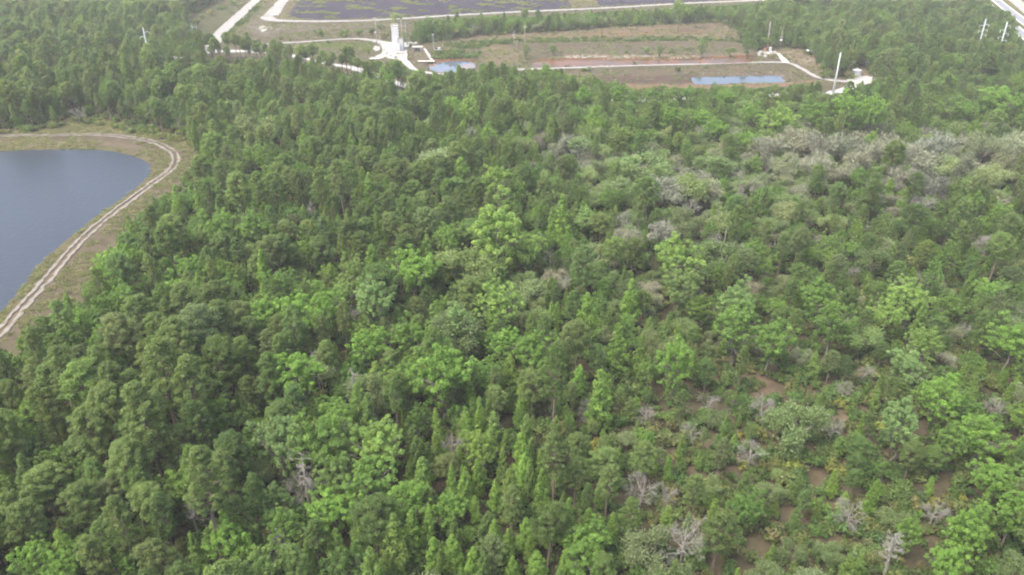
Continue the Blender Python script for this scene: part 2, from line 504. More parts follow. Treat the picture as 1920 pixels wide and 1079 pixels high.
    v2 = ramp(nt, noise(nt, 0.06, 4, 0.6), [(0.3, (0.85, 0.90, 0.82)), (0.7, (1.15, 1.10, 1.10))])
    c = mix_rgb(nt, 1.0, mix_rgb(nt, 1.0, at_.outputs['Color'], v1, 'MULTIPLY'), v2, 'MULTIPLY')
    c = mix_rgb(nt, 1.0, c, (0.35, 0.331, 0.302), 'MULTIPLY')
    L.new(c, b.inputs['Base Color'])
    b.inputs['Roughness'].default_value = 0.95
    b.inputs['Specular IOR Level'].default_value = 0.08
    L.new(bump(nt, noise(nt, 1.2, 6, 0.7), 0.6, 0.3), b.inputs['Normal'])
    me.materials.append(m)
    o = bpy.data.objects.new('ground', me)
    COL.objects.link(o)
    structure(o)

def set_mesh(me, V, Fq):
    """fast quad mesh from arrays"""
    V = np.asarray(V, np.float32)
    Fq = np.asarray(Fq, np.int32)
    n, k = Fq.shape
    me.vertices.add(len(V))
    me.vertices.foreach_set('co', V.ravel())
    me.loops.add(n * k)
    me.loops.foreach_set('vertex_index', Fq.ravel())
    me.polygons.add(n)
    me.polygons.foreach_set('loop_start', np.arange(n, dtype=np.int32) * k)
    me.polygons.foreach_set('loop_total', np.full(n, k, np.int32))
    me.update(calc_edges=True)

ground()

def sheet(name, poly, z, mat):
    me = bpy.data.meshes.new(name)
    me.from_pydata([(x, y, z) for x, y in poly], [], [tuple(range(len(poly)))])
    me.materials.append(mat)
    me.update()
    o = bpy.data.objects.new(name, me)
    COL.objects.link(o)
    return structure(o)

def grow(poly, d):
    """push an outline outwards so that the sheet ends inside the bank"""
    c = np.mean(np.array(poly), 0)
    out = []
    for p in poly:
        v = np.array(p) - c
        out.append(tuple(np.array(p) + v / np.linalg.norm(v) * d))
    return out

sheet('pond_water', grow(POND, 1.5), -0.8, M['water'])
sheet('basin_water', grow(BASIN, 0.8), -1.0, M['water_blue'])
sheet('pool_water', grow(POOL, 0.8), -0.8, M['water_ferr'])
sheet('ditch_water', grow(DITCH, 0.6), -0.5, M['water_rust'])
sheet('puddle_water', grow(PUDDLE, 0.4), -0.4, M['water_blue'])
sheet('marsh_water', grow(MARSH1, 0.5), -0.5, M['water_dark'])
sheet('marsh_water', grow(MARSH2, 0.5), -0.5, M['water_dark'])

# ------------------------------------------------------------------ roads
def strip(line, width, rag=0.25, dz=0.07, step=3.0, off=0.0, seed=0):
    rng = np.random.default_rng(seed)
    p = np.array(smooth(line, 10))
    seg = np.linalg.norm(np.diff(p, axis=0), axis=1)
    s = np.concatenate([[0], np.cumsum(seg)])
    n = max(int(s[-1] / step), 4)
    t = np.linspace(0, s[-1], n)
    q = np.stack([np.interp(t, s, p[:, 0]), np.interp(t, s, p[:, 1])], 1)
    d = np.gradient(q, axis=0)
    d /= np.linalg.norm(d, axis=1)[:, None]
    nrm = np.stack([-d[:, 1], d[:, 0]], 1)
    w = np.interp(t, np.linspace(0, s[-1], len(width)), width) if hasattr(width, '__len__') else np.full(n, width)
    V, Fc = [], []
    A = q + nrm * (off + w / 2 + rng.normal(0, rag, n))[:, None]
    B = q + nrm * (off - w / 2 + rng.normal(0, rag, n))[:, None]
    Cc = (A + B) / 2
    za, zb, zc = (ground_z(k[:, 0], k[:, 1]) + dz for k in (A, B, Cc))
    for i in range(n):
        V += [(A[i, 0], A[i, 1], za[i]), (Cc[i, 0], Cc[i, 1], zc[i] + 0.03), (B[i, 0], B[i, 1], zb[i])]
    for i in range(n - 1):
        for k in (0, 1):
            Fc.append((3 * i + k, 3 * i + k + 1, 3 * i + k + 4, 3 * i + k + 3))
    return V, [f[::-1] for f in Fc]

def road(name, px, width, mat, rag=0.3, dz=0.17, seed=0, step=3.0):
    m = MB()
    m.add(*strip(gpts(px), width, rag, dz, step, 0, seed))
    o = m.build(name, mat, None, True)
    return structure(o)

TRACK = [(-200, 262), (-80, 257), (0, 255), (85, 254.6), (170, 253), (234, 257.5), (290, 268), (320, 283), (330, 298), (320, 319), (277, 351), (222, 392), (170, 434), (128, 477), (89.5, 524), (43, 575), (0, 626), (-60, 690), (-140, 770)]
tr = MB()
for s_ in (-1, 1):
    tr.add(*strip(gpts(TRACK), 1.0, 0.22, 0.19, 1.5, s_ * 1.1, 3 + s_))
structure(tr.build('track', M['rut'], None, True))

LANE = [(520, -34), (481, 0), (455, 24), (430, 46), (411, 66), (400, 84), (395, 97)]
road('gravel_road', LANE, 8.5, M['lime'], 0.3, 0.20, 1)
EMB = [(556, -26), (534, -2), (519, 16), (508, 30)]
road('gravel_road', EMB, [8, 8, 9, 12], M['lime'], 0.4, 0.205, 2)
DYKE = [(497, 31), (510, 38), (540, 40), (640, 40.5), (740, 36.5), (840, 30), (960, 23.5), (1050, 19.5), (1160, 14.5), (1285, 7), (1430, 1), (1560, -6)]
road('gravel_road', DYKE, [12, 7, 5.5, 6.5, 6.5, 6.5, 6.5, 6.5, 6.5, 6.5, 6.5, 6.5], M['lime'], 0.3, 0.18, 3)
TOWER_RD = [(470, 96), (505, 83), (560, 80), (620, 75.5), (660, 73.5), (690, 75), (716, 80), (735, 88)]
road('gravel_road', TOWER_RD, [4, 4, 4, 4, 4, 5, 8, 12], M['lime'], 0.3, 0.19, 4)
MAIN = [(200, 130), (280, 118), (340, 107), (400, 98), (460, 97), (520, 101), (560, 108), (610, 119), (670, 131), (720, 148), (765, 163), (850, 180), (960, 190), (1100, 191), (1250, 187), (1400, 182), (1500, 178.5), (1549, 177), (1580, 171), (1603, 161), (1612, 153)]
road('gravel_road', MAIN, [6, 7, 8, 8, 6, 4.5, 4.5, 5, 7, 6, 6, 5, 5, 5, 5, 5, 5, 5, 6, 7, 7], M['limeyard'], 0.5, 0.21, 5)
PATH = [(754, 108), (762, 118), (773, 129), (783, 134), (800, 137), (830, 141)]
road('gravel_path', PATH, 4.0, M['limeyard'], 0.2, 0.22, 6)
FAR_RD = [(900, 136), (960, 132), (1000, 130), (1100, 126.5), (1240, 122), (1380, 118.5), (1440, 117.5), (1466, 118), (1486, 121), (1502, 129), (1527, 143), (1545, 149), (1562, 151.5), (1585, 153.5), (1604, 154)]
road('gravel_road', FAR_RD, [4, 4, 4, 4, 4.2, 4.2, 4.5, 6, 5, 4, 3.5, 3, 3, 4, 5], M['lime'], 0.25, 0.20, 7)
SPUR = [(1474, 118), (1468, 112), (1463, 106), (1459, 101)]
road('gravel_path', SPUR, [5, 4, 3, 2], road_mat('faded_gravel', (0.34, 0.30, 0.24), (0.46, 0.41, 0.34)), 0.3, 0.24, 8)

def pad(name, px, z, mat, seed=0):
    rng = np.random.default_rng(seed)
    poly = smooth(gpts(px), 5, True)
    poly = [(x + rng.normal(0, 0.2), y + rng.normal(0, 0.3)) for x, y in poly]
    me = bpy.data.meshes.new(name)
    n = len(poly)
    c = np.mean(poly, 0)
    V = [(x, y, z) for x, y in poly] + [(x, y, z - 0.4) for x, y in poly] + [(c[0], c[1], z + 0.05)]
    me.from_pydata(V, [], [(i, (i + 1) % n, 2 * n) for i in range(n)] + [(i, i + n, (i + 1) % n + n, (i + 1) % n) for i in range(n)])
    me.materials.append(mat)
    me.update()
    o = bpy.data.objects.new(name, me)
    COL.objects.link(o)
    return structure(o)

pad('gravel_yard', [(715, 79), (735, 80), (765, 79.5), (786, 79), (786, 81), (770, 84), (764, 92), (764, 103), (761, 117), (744, 112), (722, 111), (700, 112), (690, 112), (715, 101), (716, 90)], 0.26, M['limeyard'], 1)
pad('gravel_yard', [(1588, 150), (1598, 144.5), (1617, 143), (1632, 145), (1642, 152), (1645, 157), (1636, 159.5), (1622, 158.5), (1606, 155.5), (1592, 153)], 0.28, M['limeyard'], 2)
pad('gravel_heap_apron', [(700, 90), (706, 87), (712, 89), (712, 95), (706, 97), (700, 94)], 0.30, M['lime'], 3)
pad('chalky_patch', [(486, 52), (494, 49), (501, 52), (499, 58), (490, 60)], 0.18, M['lime'], 4)

# highway in the far corner
road('highway_lane', [(1830, -32), (1867, 0), (1893, 21), (1920, 41), (1960, 70), (2010, 104)], 8.5, M['asphalt'], 0.0, 0.2, 9)
road('highway_lane', [(1840, 0), (1872, 28), (1904, 54), (1920, 67), (1960, 98), (2000, 130)], 8.5, M['asphalt'], 0.0, 0.2, 9)
road('highway_lane', [(1870, -30), (1905, 3), (1930, 24), (1970, 56)], 10, M['lime'], 0.0, 0.2, 9)
pm = MB()
for line in ([(1830, -32), (1867, 0), (1893, 21), (1920, 41), (1960, 70), (2010, 104)], [(1840, 0), (1872, 28), (1904, 54), (1920, 67), (1960, 98), (2000, 130)]):
    for off in (-3.6, 3.6):
        pm.add(*strip(gpts(line), 0.45, 0, 0.23, 3.0, off))
structure(pm.build('lane_marking', M['roadpaint']))

# ------------------------------------------------------------------ tree models (shared meshes)
def unit(a):
    return a / np.maximum(np.linalg.norm(a, axis=-1, keepdims=True), 1e-9)

def leaf_arrays(P, Nrm, L, W, rng, along=None):
    """one bent rhombus for each leaf or leaf spray"""
    n = len(P)
    Nrm = unit(Nrm)
    T = rng.normal(size=(n, 3)) if along is None else along
    T = unit(T - Nrm * (T * Nrm).sum(1, keepdims=True))
    B = np.cross(Nrm, T)
    L = (L * (0.65 + 0.7 * rng.random(n)))[:, None]
    W = (W * (0.65 + 0.7 * rng.random(n)))[:, None]
    bend = Nrm * L * 0.12
    V = np.stack([P + T * L / 2 - bend, P + B * W / 2 + T * L * 0.08, P - T * L / 2 - bend, P - B * W / 2 + T * L * 0.08], 1)
    return V.reshape(-1, 3)

def leaf_mesh(name, V, lv, mat):
    me = bpy.data.meshes.new(name)
    set_mesh(me, V, np.arange(len(V)).reshape(-1, 4))
    a = me.attributes.new('lv', 'FLOAT', 'POINT')
    a.data.foreach_set('value', np.repeat(np.clip(lv, 0, 1), 4).astype(np.float32))
    me.materials.append(mat)
    return me

def clumped(rng, C, Rc, per, leaf, wid, up=0.45, flat=1.0, rnd=0.55, shell=0.55, droop=0.0):
    """leaves on clumps with centres C, radii Rc; per = leaves for each unit of clump area"""
    Vs, lvs = [], []
    for c, r in zip(C, Rc):
        n = max(int(per * r * r), 10)
        d = unit(rng.normal(size=(n, 3)) + np.array([0, 0, 0.25]))
        rad = r * (shell + (1 - shell) * rng.random(n) ** 0.6)
        P = c + d * rad[:, None] * np.array([1, 1, flat])
        N = d + np.array([0, 0, up]) + rng.normal(size=(n, 3)) * rnd
        al = None
        if droop:
            al = d + np.array([0, 0, -droop]) + rng.normal(size=(n, 3)) * 0.5
        Vs.append(leaf_arrays(P, N, leaf, wid, rng, al))
        lvs.append(np.clip(0.5 + rng.normal(0, 0.13) + rng.normal(0, 0.16, n), 0, 1))
    return np.concatenate(Vs), np.concatenate(lvs)

def limb_path(rng, a, b, sag=0.15, n=4):
    a, b = np.array(a, float), np.array(b, float)
    L = np.linalg.norm(b - a)
    out = [a]
    for i in range(1, n):
        t = i / n
        out.append(a + (b - a) * t + np.array([rng.normal() * 0.05 * L, rng.normal() * 0.05 * L, sag * L * math.sin(math.pi * t) * 0.5 + rng.normal() * 0.02 * L]))
    out.append(b)
    return out

def make_broadleaf(seed, h=13.0, d=9.0, base=0.30, nclump=200, cl=(0.075, 0.145), per=200, leaf=0.32, wid=0.24, lobes=0.3):
    rng = np.random.default_rng(seed)
    R_, zc = d / 2, h * (base + (1 - base) * 0.5)
    rz = h * (1 - base) * 0.5
    ph = rng.random(6) * 6.28
    C, Rc = [], []
    for i in range(nclump):
        v = unit(rng.normal(size=3) + np.array([0, 0, 0.35]))
        az = math.atan2(v[1], v[0])
        lob = 1 + lobes * (math.sin(2 * az + ph[0]) * 0.5 + math.sin(3 * az + ph[1]) * 0.4 + math.sin(5 * v[2] + ph[2]) * 0.35)
        q = (0.30 + 0.70 * rng.random() ** 0.5) * lob
        w = 1.0 if v[2] > 0 else 0.85
        C.append(np.array([v[0] * R_ * q * w, v[1] * R_ * q * w, zc + v[2] * rz * q * 0.9]))
        Rc.append(R_ * rng.uniform(*cl))
    V, lv = clumped(rng, C, Rc, per, leaf, wid, up=0.5, flat=0.8)
    tr = MB()
    lean = rng.normal(size=2) * 0.25
    top = (lean[0], lean[1], zc + rz * 0.3)
    tr.tube(limb_path(rng, (0, 0, -0.4), top, 0, 5), [0.26, 0.22, 0.18, 0.15, 0.10, 0.05], 6)
    for c in sorted(C, key=lambda q: -np.linalg.norm(q[:2]))[:14]:
        z0 = h * base * 0.7 + rng.random() * (zc - h * base * 0.5) * 0.8
        t = z0 / top[2]
        tr.tube(limb_path(rng, (top[0] * t, top[1] * t, z0), c, 0.1), [0.09, 0.08, 0.06, 0.045, 0.02], 4)
    return leaf_mesh('crown', V, lv, M['leaf']), tr.mesh('trunk', M['bark_grey']), h, d

def make_pine(seed, h=17.0, d=7.6, base=0.48, n=130, per=190, leaf=0.34, wid=0.17):
    rng = np.random.default_rng(seed)
    C, Rc = [], []
    ph = rng.random(4) * 6.28
    tr = MB()
    lean = rng.normal(size=2) * 0.35
    tr.tube([(0, 0, -0.4), (lean[0] * 0.3, lean[1] * 0.3, h * 0.35), (lean[0] * 0.7, lean[1] * 0.7, h * 0.7), (lean[0], lean[1], h * 0.97)], [0.24, 0.20, 0.14, 0.04], 6)
    for i in range(n):
        t = (i + rng.random()) / n
        z = h * (base + (1 - base) * (0.05 + 0.93 * t ** 0.9))
        prof = math.sin(math.pi * min(1, 0.18 + 0.80 * t)) ** 0.7
        az = i * 2.4 + rng.normal() * 0.4
        rr = d / 2 * prof * rng.uniform(0.35, 1.0) * (1 + 0.22 * math.sin(2 * az + ph[0]))
        c = np.array([lean[0] * z / h + rr * math.cos(az), lean[1] * z / h + rr * math.sin(az), z + rr * 0.10])
        C.append(c)
        Rc.append(d * rng.uniform(0.07, 0.125))
        if rr > 0.8 and i % 2 == 0:
            tr.tube([(lean[0] * z / h, lean[1] * z / h, z - rr * 0.25), c * 0.6 + np.array([0, 0, z * 0.4 - 0.1]), c], [0.07, 0.05, 0.02], 4)
    C.append(np.array([lean[0], lean[1], h * 0.97]))
    Rc.append(d * 0.12)
    V, lv = clumped(rng, C, Rc, per, leaf, wid, up=0.5, flat=0.62, rnd=0.7, shell=0.3)
    for k in range(5):                                      # dead lower stubs
        z = h * rng.uniform(0.2, base)
        az = rng.random() * 6.28
        tr.tube([(lean[0] * z / h, lean[1] * z / h, z), (math.cos(az) * 1.3, math.sin(az) * 1.3, z + 0.3)], [0.04, 0.012], 4)
    return leaf_mesh('crown', V, lv, M['leaf']), tr.mesh('trunk', M['bark_pine']), h, d

def make_conifer(seed, h=11.0, d=3.9, base=0.16, n=70, per=170, leaf=0.34, wid=0.22):
    rng = np.random.default_rng(seed)
    C, Rc = [], []
    ph = rng.random() * 6.28
    for i in range(n):
        t = (i + rng.random()) / n
        z = h * (base + (1 - base) * 0.97 * t)
        prof = (1 - t) ** 0.62 * (0.55 + 0.45 * min(1, t * 4))
        az = i * 2.4 + rng.normal() * 0.5
        rr = d / 2 * prof * rng.uniform(0.35, 1.0) * (1 + 0.15 * math.sin(az * 2 + ph))
        C.append(np.array([rr * math.cos(az), rr * math.sin(az), z]))
        Rc.append(d * rng.uniform(0.12, 0.19) * (0.6 + 0.5 * (1 - t)))
    C.append(np.array([0, 0, h * 0.985]))
    Rc.append(0.3)
    V, lv = clumped(rng, C, Rc, per, leaf, wid, up=0.55, flat=0.95, rnd=0.6, shell=0.4)
    tr = MB()
    tr.tube([(0, 0, -0.3), (0, 0, h * 0.5), (0, 0, h * 0.96)], [0.13, 0.08, 0.02], 5)
    for k in range(8):
        z = h * rng.uniform(base, 0.7)
        az = rng.random() * 6.28
        tr.tube([(0, 0, z), (math.cos(az) * d * 0.3, math.sin(az) * d * 0.3, z + 0.3)], [0.035, 0.01], 4)
    return leaf_mesh('crown', V, lv, M['leaf']), tr.mesh('trunk', M['bark_grey']), h, d

def branch_tree(rng, tr, tips, p, d, L, r, depth, spread=0.75, up=0.25, nb=(3, 5)):
    """recursive bare limbs; collects twig tips"""
    q = p + d * L
    mid = p + d * L * 0.5 + rng.normal(size=3) * L * 0.07
    tr.tube([p, mid, q], [r, r * 0.8, r * 0.58], 5 if r > 0.05 else 3, False)
    tips.append((mid, d, L, depth))
    if depth == 0:
        tips.append((q, d, L, depth))
        return
    for k in range(rng.integers(*nb)):
        nd = unit(d + rng.normal(size=3) * spread + np.array([0, 0, up]))
        s = p + d * L * rng.uniform(0.55, 1.0)
        branch_tree(rng, tr, tips, s, nd, L * rng.uniform(0.55, 0.82), r * 0.55, depth - 1, spread, up, nb)

def make_bare(seed, h=9.5, d=7.0, green=0.0, ntw=3600):
    """leafless, twiggy crown"""
    rng = np.random.default_rng(seed)
    tr, tips = MB(), []
    tr.tube([(0, 0, -0.3), (0.05, 0, h * 0.14), (0.1, 0.05, h * 0.28)], [0.22, 0.18, 0.16], 6)
    for k in range(5):
        az = k * 1.26 + rng.normal() * 0.3
        dr = unit(np.array([math.cos(az) * 0.75, math.sin(az) * 0.75, 1.0]))
        branch_tree(rng, tr, tips, np.array([0.1, 0.05, h * 0.25]), dr, h * 0.25, 0.12, 3, 0.55, 0.25, (2, 4))
    R_ = d / 2
    P, A = [], []
    tp = [t for t in tips if t[3] <= 1]
    for i in range(ntw):
        q, dr, L, _ = tp[rng.integers(len(tp))]
        P.append(q + rng.normal(size=3) * 0.42)
        A.append(dr + rng.normal(size=3) * 0.55 + np.array([0, 0, 0.2]))
    P, A = np.array(P), np.array(A)
    sc = np.array([d / (np.ptp(P[:, 0]) + 0.5), d / (np.ptp(P[:, 1]) + 0.5), 1])
    V = leaf_arrays(P, rng.normal(size=P.shape), 0.95, 0.085, rng, A)
    lv = np.clip(0.5 + rng.normal(0, 0.22, len(P)), 0, 1)
    return leaf_mesh('crown', V, lv, M['twig']), tr.mesh('trunk', M['bark_grey']), h, d

def make_mossy(seed, h=11.0, d=8.0):
    """feathery, pale, thin leaved crown with limbs showing"""
    rng = np.random.default_rng(seed)
    tr, tips = MB(), []
    tr.tube([(0, 0, -0.3), (0.1, 0, h * 0.2), (0.1, 0.1, h * 0.4)], [0.22, 0.19, 0.16], 6)
    for k in range(6):
        az = k * 1.05 + rng.normal() * 0.3
        dr = unit(np.array([math.cos(az), math.sin(az), 0.75]))
        branch_tree(rng, tr, tips, np.array([0.1, 0.05, h * rng.uniform(0.25, 0.4)]), dr, h * 0.22, 0.11, 3, 0.55, 0.22, (2, 4))
    tp = [t for t in tips if t[3] <= 1]
    ntw = 6000
    idx = rng.integers(len(tp), size=ntw)
    P = np.array([tp[i][0] for i in idx]) + rng.normal(size=(ntw, 3)) * np.array([0.5, 0.5, 0.4])
    A = np.array([tp[i][1] for i in idx]) + rng.normal(size=(ntw, 3)) * 0.6 + np.array([0, 0, -0.15])
    V = leaf_arrays(P, rng.normal(size=P.shape) + np.array([0, 0, 0.8]), 0.55, 0.26, rng, A)
    lv = np.clip(0.5 + rng.normal(0, 0.2, ntw), 0, 1)
    return leaf_mesh('crown', V, lv, M['leaf']), tr.mesh('trunk', M['bark_grey']), h, d

def make_dead(seed, h=12.0, style=0):
    """weathered snag: trunk mesh and a limb mesh"""
    rng = np.random.default_rng(seed)
    tr, br, tips = MB(), MB(), []
    k0 = rng.normal(size=2) * 0.4
    tr.tube([(0, 0, -0.3), (k0[0] * 0.4, k0[1] * 0.4, h * 0.4), (k0[0], k0[1], h * 0.75), (k0[0] * 1.3, k0[1] * 1.3, h)], [0.24, 0.20, 0.13, 0.04], 6)
    if style == 0:                                          # tall snag with whorled stubs
        for i in range(26):
            z = h * rng.uniform(0.45, 0.98)
            az = rng.random() * 6.28
            dr = unit(np.array([math.cos(az), math.sin(az), rng.uniform(-0.15, 0.45)]))
            L = rng.uniform(0.5, 1.5) * (1.35 - z / h) * 1.7
            branch_tree(rng, br, tips, np.array([k0[0] * z / h, k0[1] * z / h, z]), dr, L, 0.075, 1, 0.5, 0.1, (1, 3))
    else:                                                   # spreading dead hardwood
        for i in range(11):
            z = h * rng.uniform(0.22, 0.62)
            az = i * 0.8 + rng.normal() * 0.3
            dr = unit(np.array([math.cos(az), math.sin(az), rng.uniform(0.35, 0.9)]))
            branch_tree(rng, br, tips, np.array([k0[0] * z / h, k0[1] * z / h, z]), dr, h * 0.235, 0.075, 3, 0.5, 0.08, (2, 5))
    n = 160 if style == 0 else 700
    tp = [t for t in tips if t[3] <= 1]
    idx = rng.integers(len(tp), size=n)
    P = np.array([tp[i][0] for i in idx]) + rng.normal(size=(n, 3)) * 0.22
    A = np.array([tp[i][1] for i in idx]) + rng.normal(size=(n, 3)) * 0.5
    Vt = leaf_arrays(P, rng.normal(size=(n, 3)), 0.8, 0.06, rng, A)
    br.add(Vt, np.arange(len(Vt)).reshape(-1, 4))
    return br.mesh('branches', M['deadwood']), tr.mesh('trunk', M['deadwood']), h, (5.0 if style == 0 else 9.0)

def make_shrub(seed, h=1.6, d=2.0, n=12, per=150, leaf=0.34, wid=0.20):
    rng = np.random.default_rng(seed)
    C = [np.array([rng.normal() * d * 0.22, rng.normal() * d * 0.22, h * rng.uniform(0.3, 0.75)]) for i in range(n)]
    Rc = [d * rng.uniform(0.16, 0.26) for _ in C]
    V, lv = clumped(rng, C, Rc, per, leaf, wid, up=0.6, flat=0.9, rnd=0.6, shell=0.3)
    tr = MB()
    for c in C[:5]:
        tr.tube([(0, 0, -0.1), c], [0.03, 0.012], 4)
    return leaf_mesh('foliage', V, lv, M['leaf']), tr.mesh('stem', M['bark_grey']), h, d

def make_grass(seed):
    rng = np.random.default_rng(seed)
    n = 70
    P = np.stack([rng.normal(0, 0.55, n), rng.normal(0, 0.55, n), rng.uniform(0.1, 0.35, n)], 1)
    A = rng.normal(size=(n, 3)) * 0.5 + np.array([0, 0, 1.2])
    V = leaf_arrays(P, rng.normal(size=(n, 3)) + np.array([0, 0, 0.3]), 0.6, 0.14, rng, A)
    return leaf_mesh('foliage', V, np.clip(rng.normal(0.5, 0.2, n), 0, 1), M['leaf']), None, 0.6, 1.2

MODELS = {
    'pine': [make_pine(s, d=dd, base=bb) for s, dd, bb in ((1, 6.2, 0.42), (2, 7.4, 0.40), (3, 5.0, 0.42), (4, 7.0, 0.55), (5, 5.6, 0.34), (6, 8.2, 0.5), (7, 4.4, 0.5), (8, 6.6, 0.36))],
    'conifer': [make_conifer(s, d=dd, base=bb) for s, dd, bb in ((21, 4.4, 0.12), (22, 3.8, 0.10), (23, 4.8, 0.15), (24, 4.2, 0.2), (25, 5.2, 0.14))],
    'broad': [make_broadleaf(s, d=dd, base=bb, lobes=lo) for s, dd, bb, lo in ((41, 9, 0.28, 0.4), (42, 10, 0.35, 0.5), (43, 7.4, 0.22, 0.4), (44, 9.0, 0.3, 0.55), (45, 7.8, 0.3, 0.45), (46, 6.4, 0.18, 0.4), (47, 5.4, 0.2, 0.35), (48, 6.0, 0.3, 0.5))],
    'ever': [make_broadleaf(s, h=9.0, d=dd, base=0.08, nclump=75, cl=(0.13, 0.22), per=135, leaf=0.34, wid=0.23, lobes=0.2) for s, dd in ((61, 5.6), (62, 5.0), (63, 6.2), (64, 4.6))],
    'bare': [make_bare(s) for s in (81, 82, 83, 84)],
    'mossy': [make_mossy(s) for s in (101, 102, 103, 104)],
    'dead': [make_dead(121, 12, 0), make_dead(122, 11, 0), make_dead(123, 10, 1), make_dead(124, 9, 1), make_dead(125, 11, 1)],
    'shrub': [make_shrub(s) for s in (141, 142, 143, 144)] + [make_shrub(145, 1.1, 2.6, 14)],
    'grass': [make_grass(s) for s in (161, 162, 163)],
}
ROOTNAME = {'pine': 'pine_tree', 'conifer': 'young_conifer', 'broad': 'broadleaf_tree', 'ever': 'evergreen_tree', 'bare': 'bare_tree', 'mossy': 'oak_tree', 'dead': 'dead_tree', 'shrub': 'shrub'}

# ------------------------------------------------------------------ where the trees stand
# leaf colours (reflectance): each tree takes one and varies it
PAL = {
    'pine': [(0.122, 0.168, 0.056), (0.134, 0.176, 0.062), (0.112, 0.164, 0.054), (0.142, 0.178, 0.076), (0.104, 0.154, 0.052)],
    'conifer': [(0.148, 0.218, 0.050), (0.162, 0.230, 0.054), (0.140, 0.200, 0.055), (0.124, 0.170, 0.055)],
    'broad': [(0.138, 0.212, 0.052), (0.150, 0.222, 0.057), (0.126, 0.194, 0.050), (0.116, 0.180, 0.048), (0.152, 0.208, 0.070)],
    'ever': [(0.100, 0.162, 0.043), (0.110, 0.172, 0.046), (0.090, 0.146, 0.042)],
    'bare': [(0.150, 0.146, 0.106), (0.134, 0.132, 0.092), (0.130, 0.144, 0.084), (0.162, 0.158, 0.122)],
    'mossy': [(0.178, 0.220, 0.105), (0.165, 0.206, 0.096), (0.190, 0.220, 0.122), (0.152, 0.200, 0.088)],
    'dead': [(0.5, 0.5, 0.5)],
    'shrub': [(0.118, 0.154, 0.048), (0.140, 0.164, 0.056), (0.106, 0.148, 0.046), (0.155, 0.155, 0.064)],
}
KINDS = ['pine', 'conifer', 'broad', 'ever', 'bare', 'mossy']
TREES = []            # dicts: kind, var, x, y, s (size), rz, tint, px, py, w(depth)
GRID = {}
CELL = 6.0

def near_ok(x, y, r, k=0.62):
    cx, cy = int(x // CELL), int(y // CELL)
    for i in (-2, -1, 0, 1, 2):
        for j in (-2, -1, 0, 1, 2):
            for (a, b, rr) in GRID.get((cx + i, cy + j), ()):
                m = k * (r + rr)
                if (a - x) ** 2 + (b - y) ** 2 < m * m:
                    return False
    return True

def put_tree(kind, x, y, s, tint=None, var=None, rz=None, sz=1.0, special=None):
    rng = R
    if var is None:
        var = int(rng.integers(len(MODELS[kind])))
    if tint is None:
        tint = PAL[kind][int(rng.integers(len(PAL[kind])))]
        g = rng.normal(1.0, 0.12)
        tint = (tint[0] * g * rng.normal(1, 0.035), tint[1] * g, tint[2] * g * rng.normal(1, 0.06))
    h, d = MODELS[kind][var][2:]
    px, py, w = proj(x, y, h * s * sz * 0.68)
    TREES.append(dict(kind=kind, var=var, x=x, y=y, s=s, sz=sz, rz=rng.random() * 6.283 if rz is None else rz, tint=tuple(float(max(t, 0.01)) for t in tint), px=float(px), py=float(py), w=float(w), special=special, lean=(float(rng.normal(0, 0.035)), float(rng.normal(0, 0.035))), fat=(float(rng.normal(1, 0.10)), float(rng.normal(1, 0.10)))))
    r = d * s * 0.5
    GRID.setdefault((int(x // CELL), int(y // CELL)), []).append((x, y, r))

def by_crown(kind, cx, cy, dpx, tint=None, var=None, special=None, zf=0.66, sz=1.0):
    """a tree whose crown is seen at pixel (cx, cy), dpx pixels wide"""
    if var is None:
        var = int(R.integers(len(MODELS[kind])))
    h, d = MODELS[kind][var][2:]
    s = 1.0
    for _ in range(5):
        x, y, z = at(cx, cy, h * s * sz * zf)
        w = y * CT - (z - H) * ST
        s = dpx * w / F / d
    put_tree(kind, x, y, s, tint, var, special=special, sz=sz)

def by_base(kind, bx, by, hpx, tint=None, var=None, special=None):
    """a tree whose foot is at pixel (bx, by) and that stands hpx pixels tall in the picture"""
    if var is None:
        var = int(R.integers(len(MODELS[kind])))
    x, y, _ = at(bx, by)
    h = MODELS[kind][var][2]
    s = 1.0
    for _ in range(6):
        p = proj(x, y, h * s)
        s *= hpx / max(by - p[1], 1)
    put_tree(kind, x, y, s, tint, var, special=special)

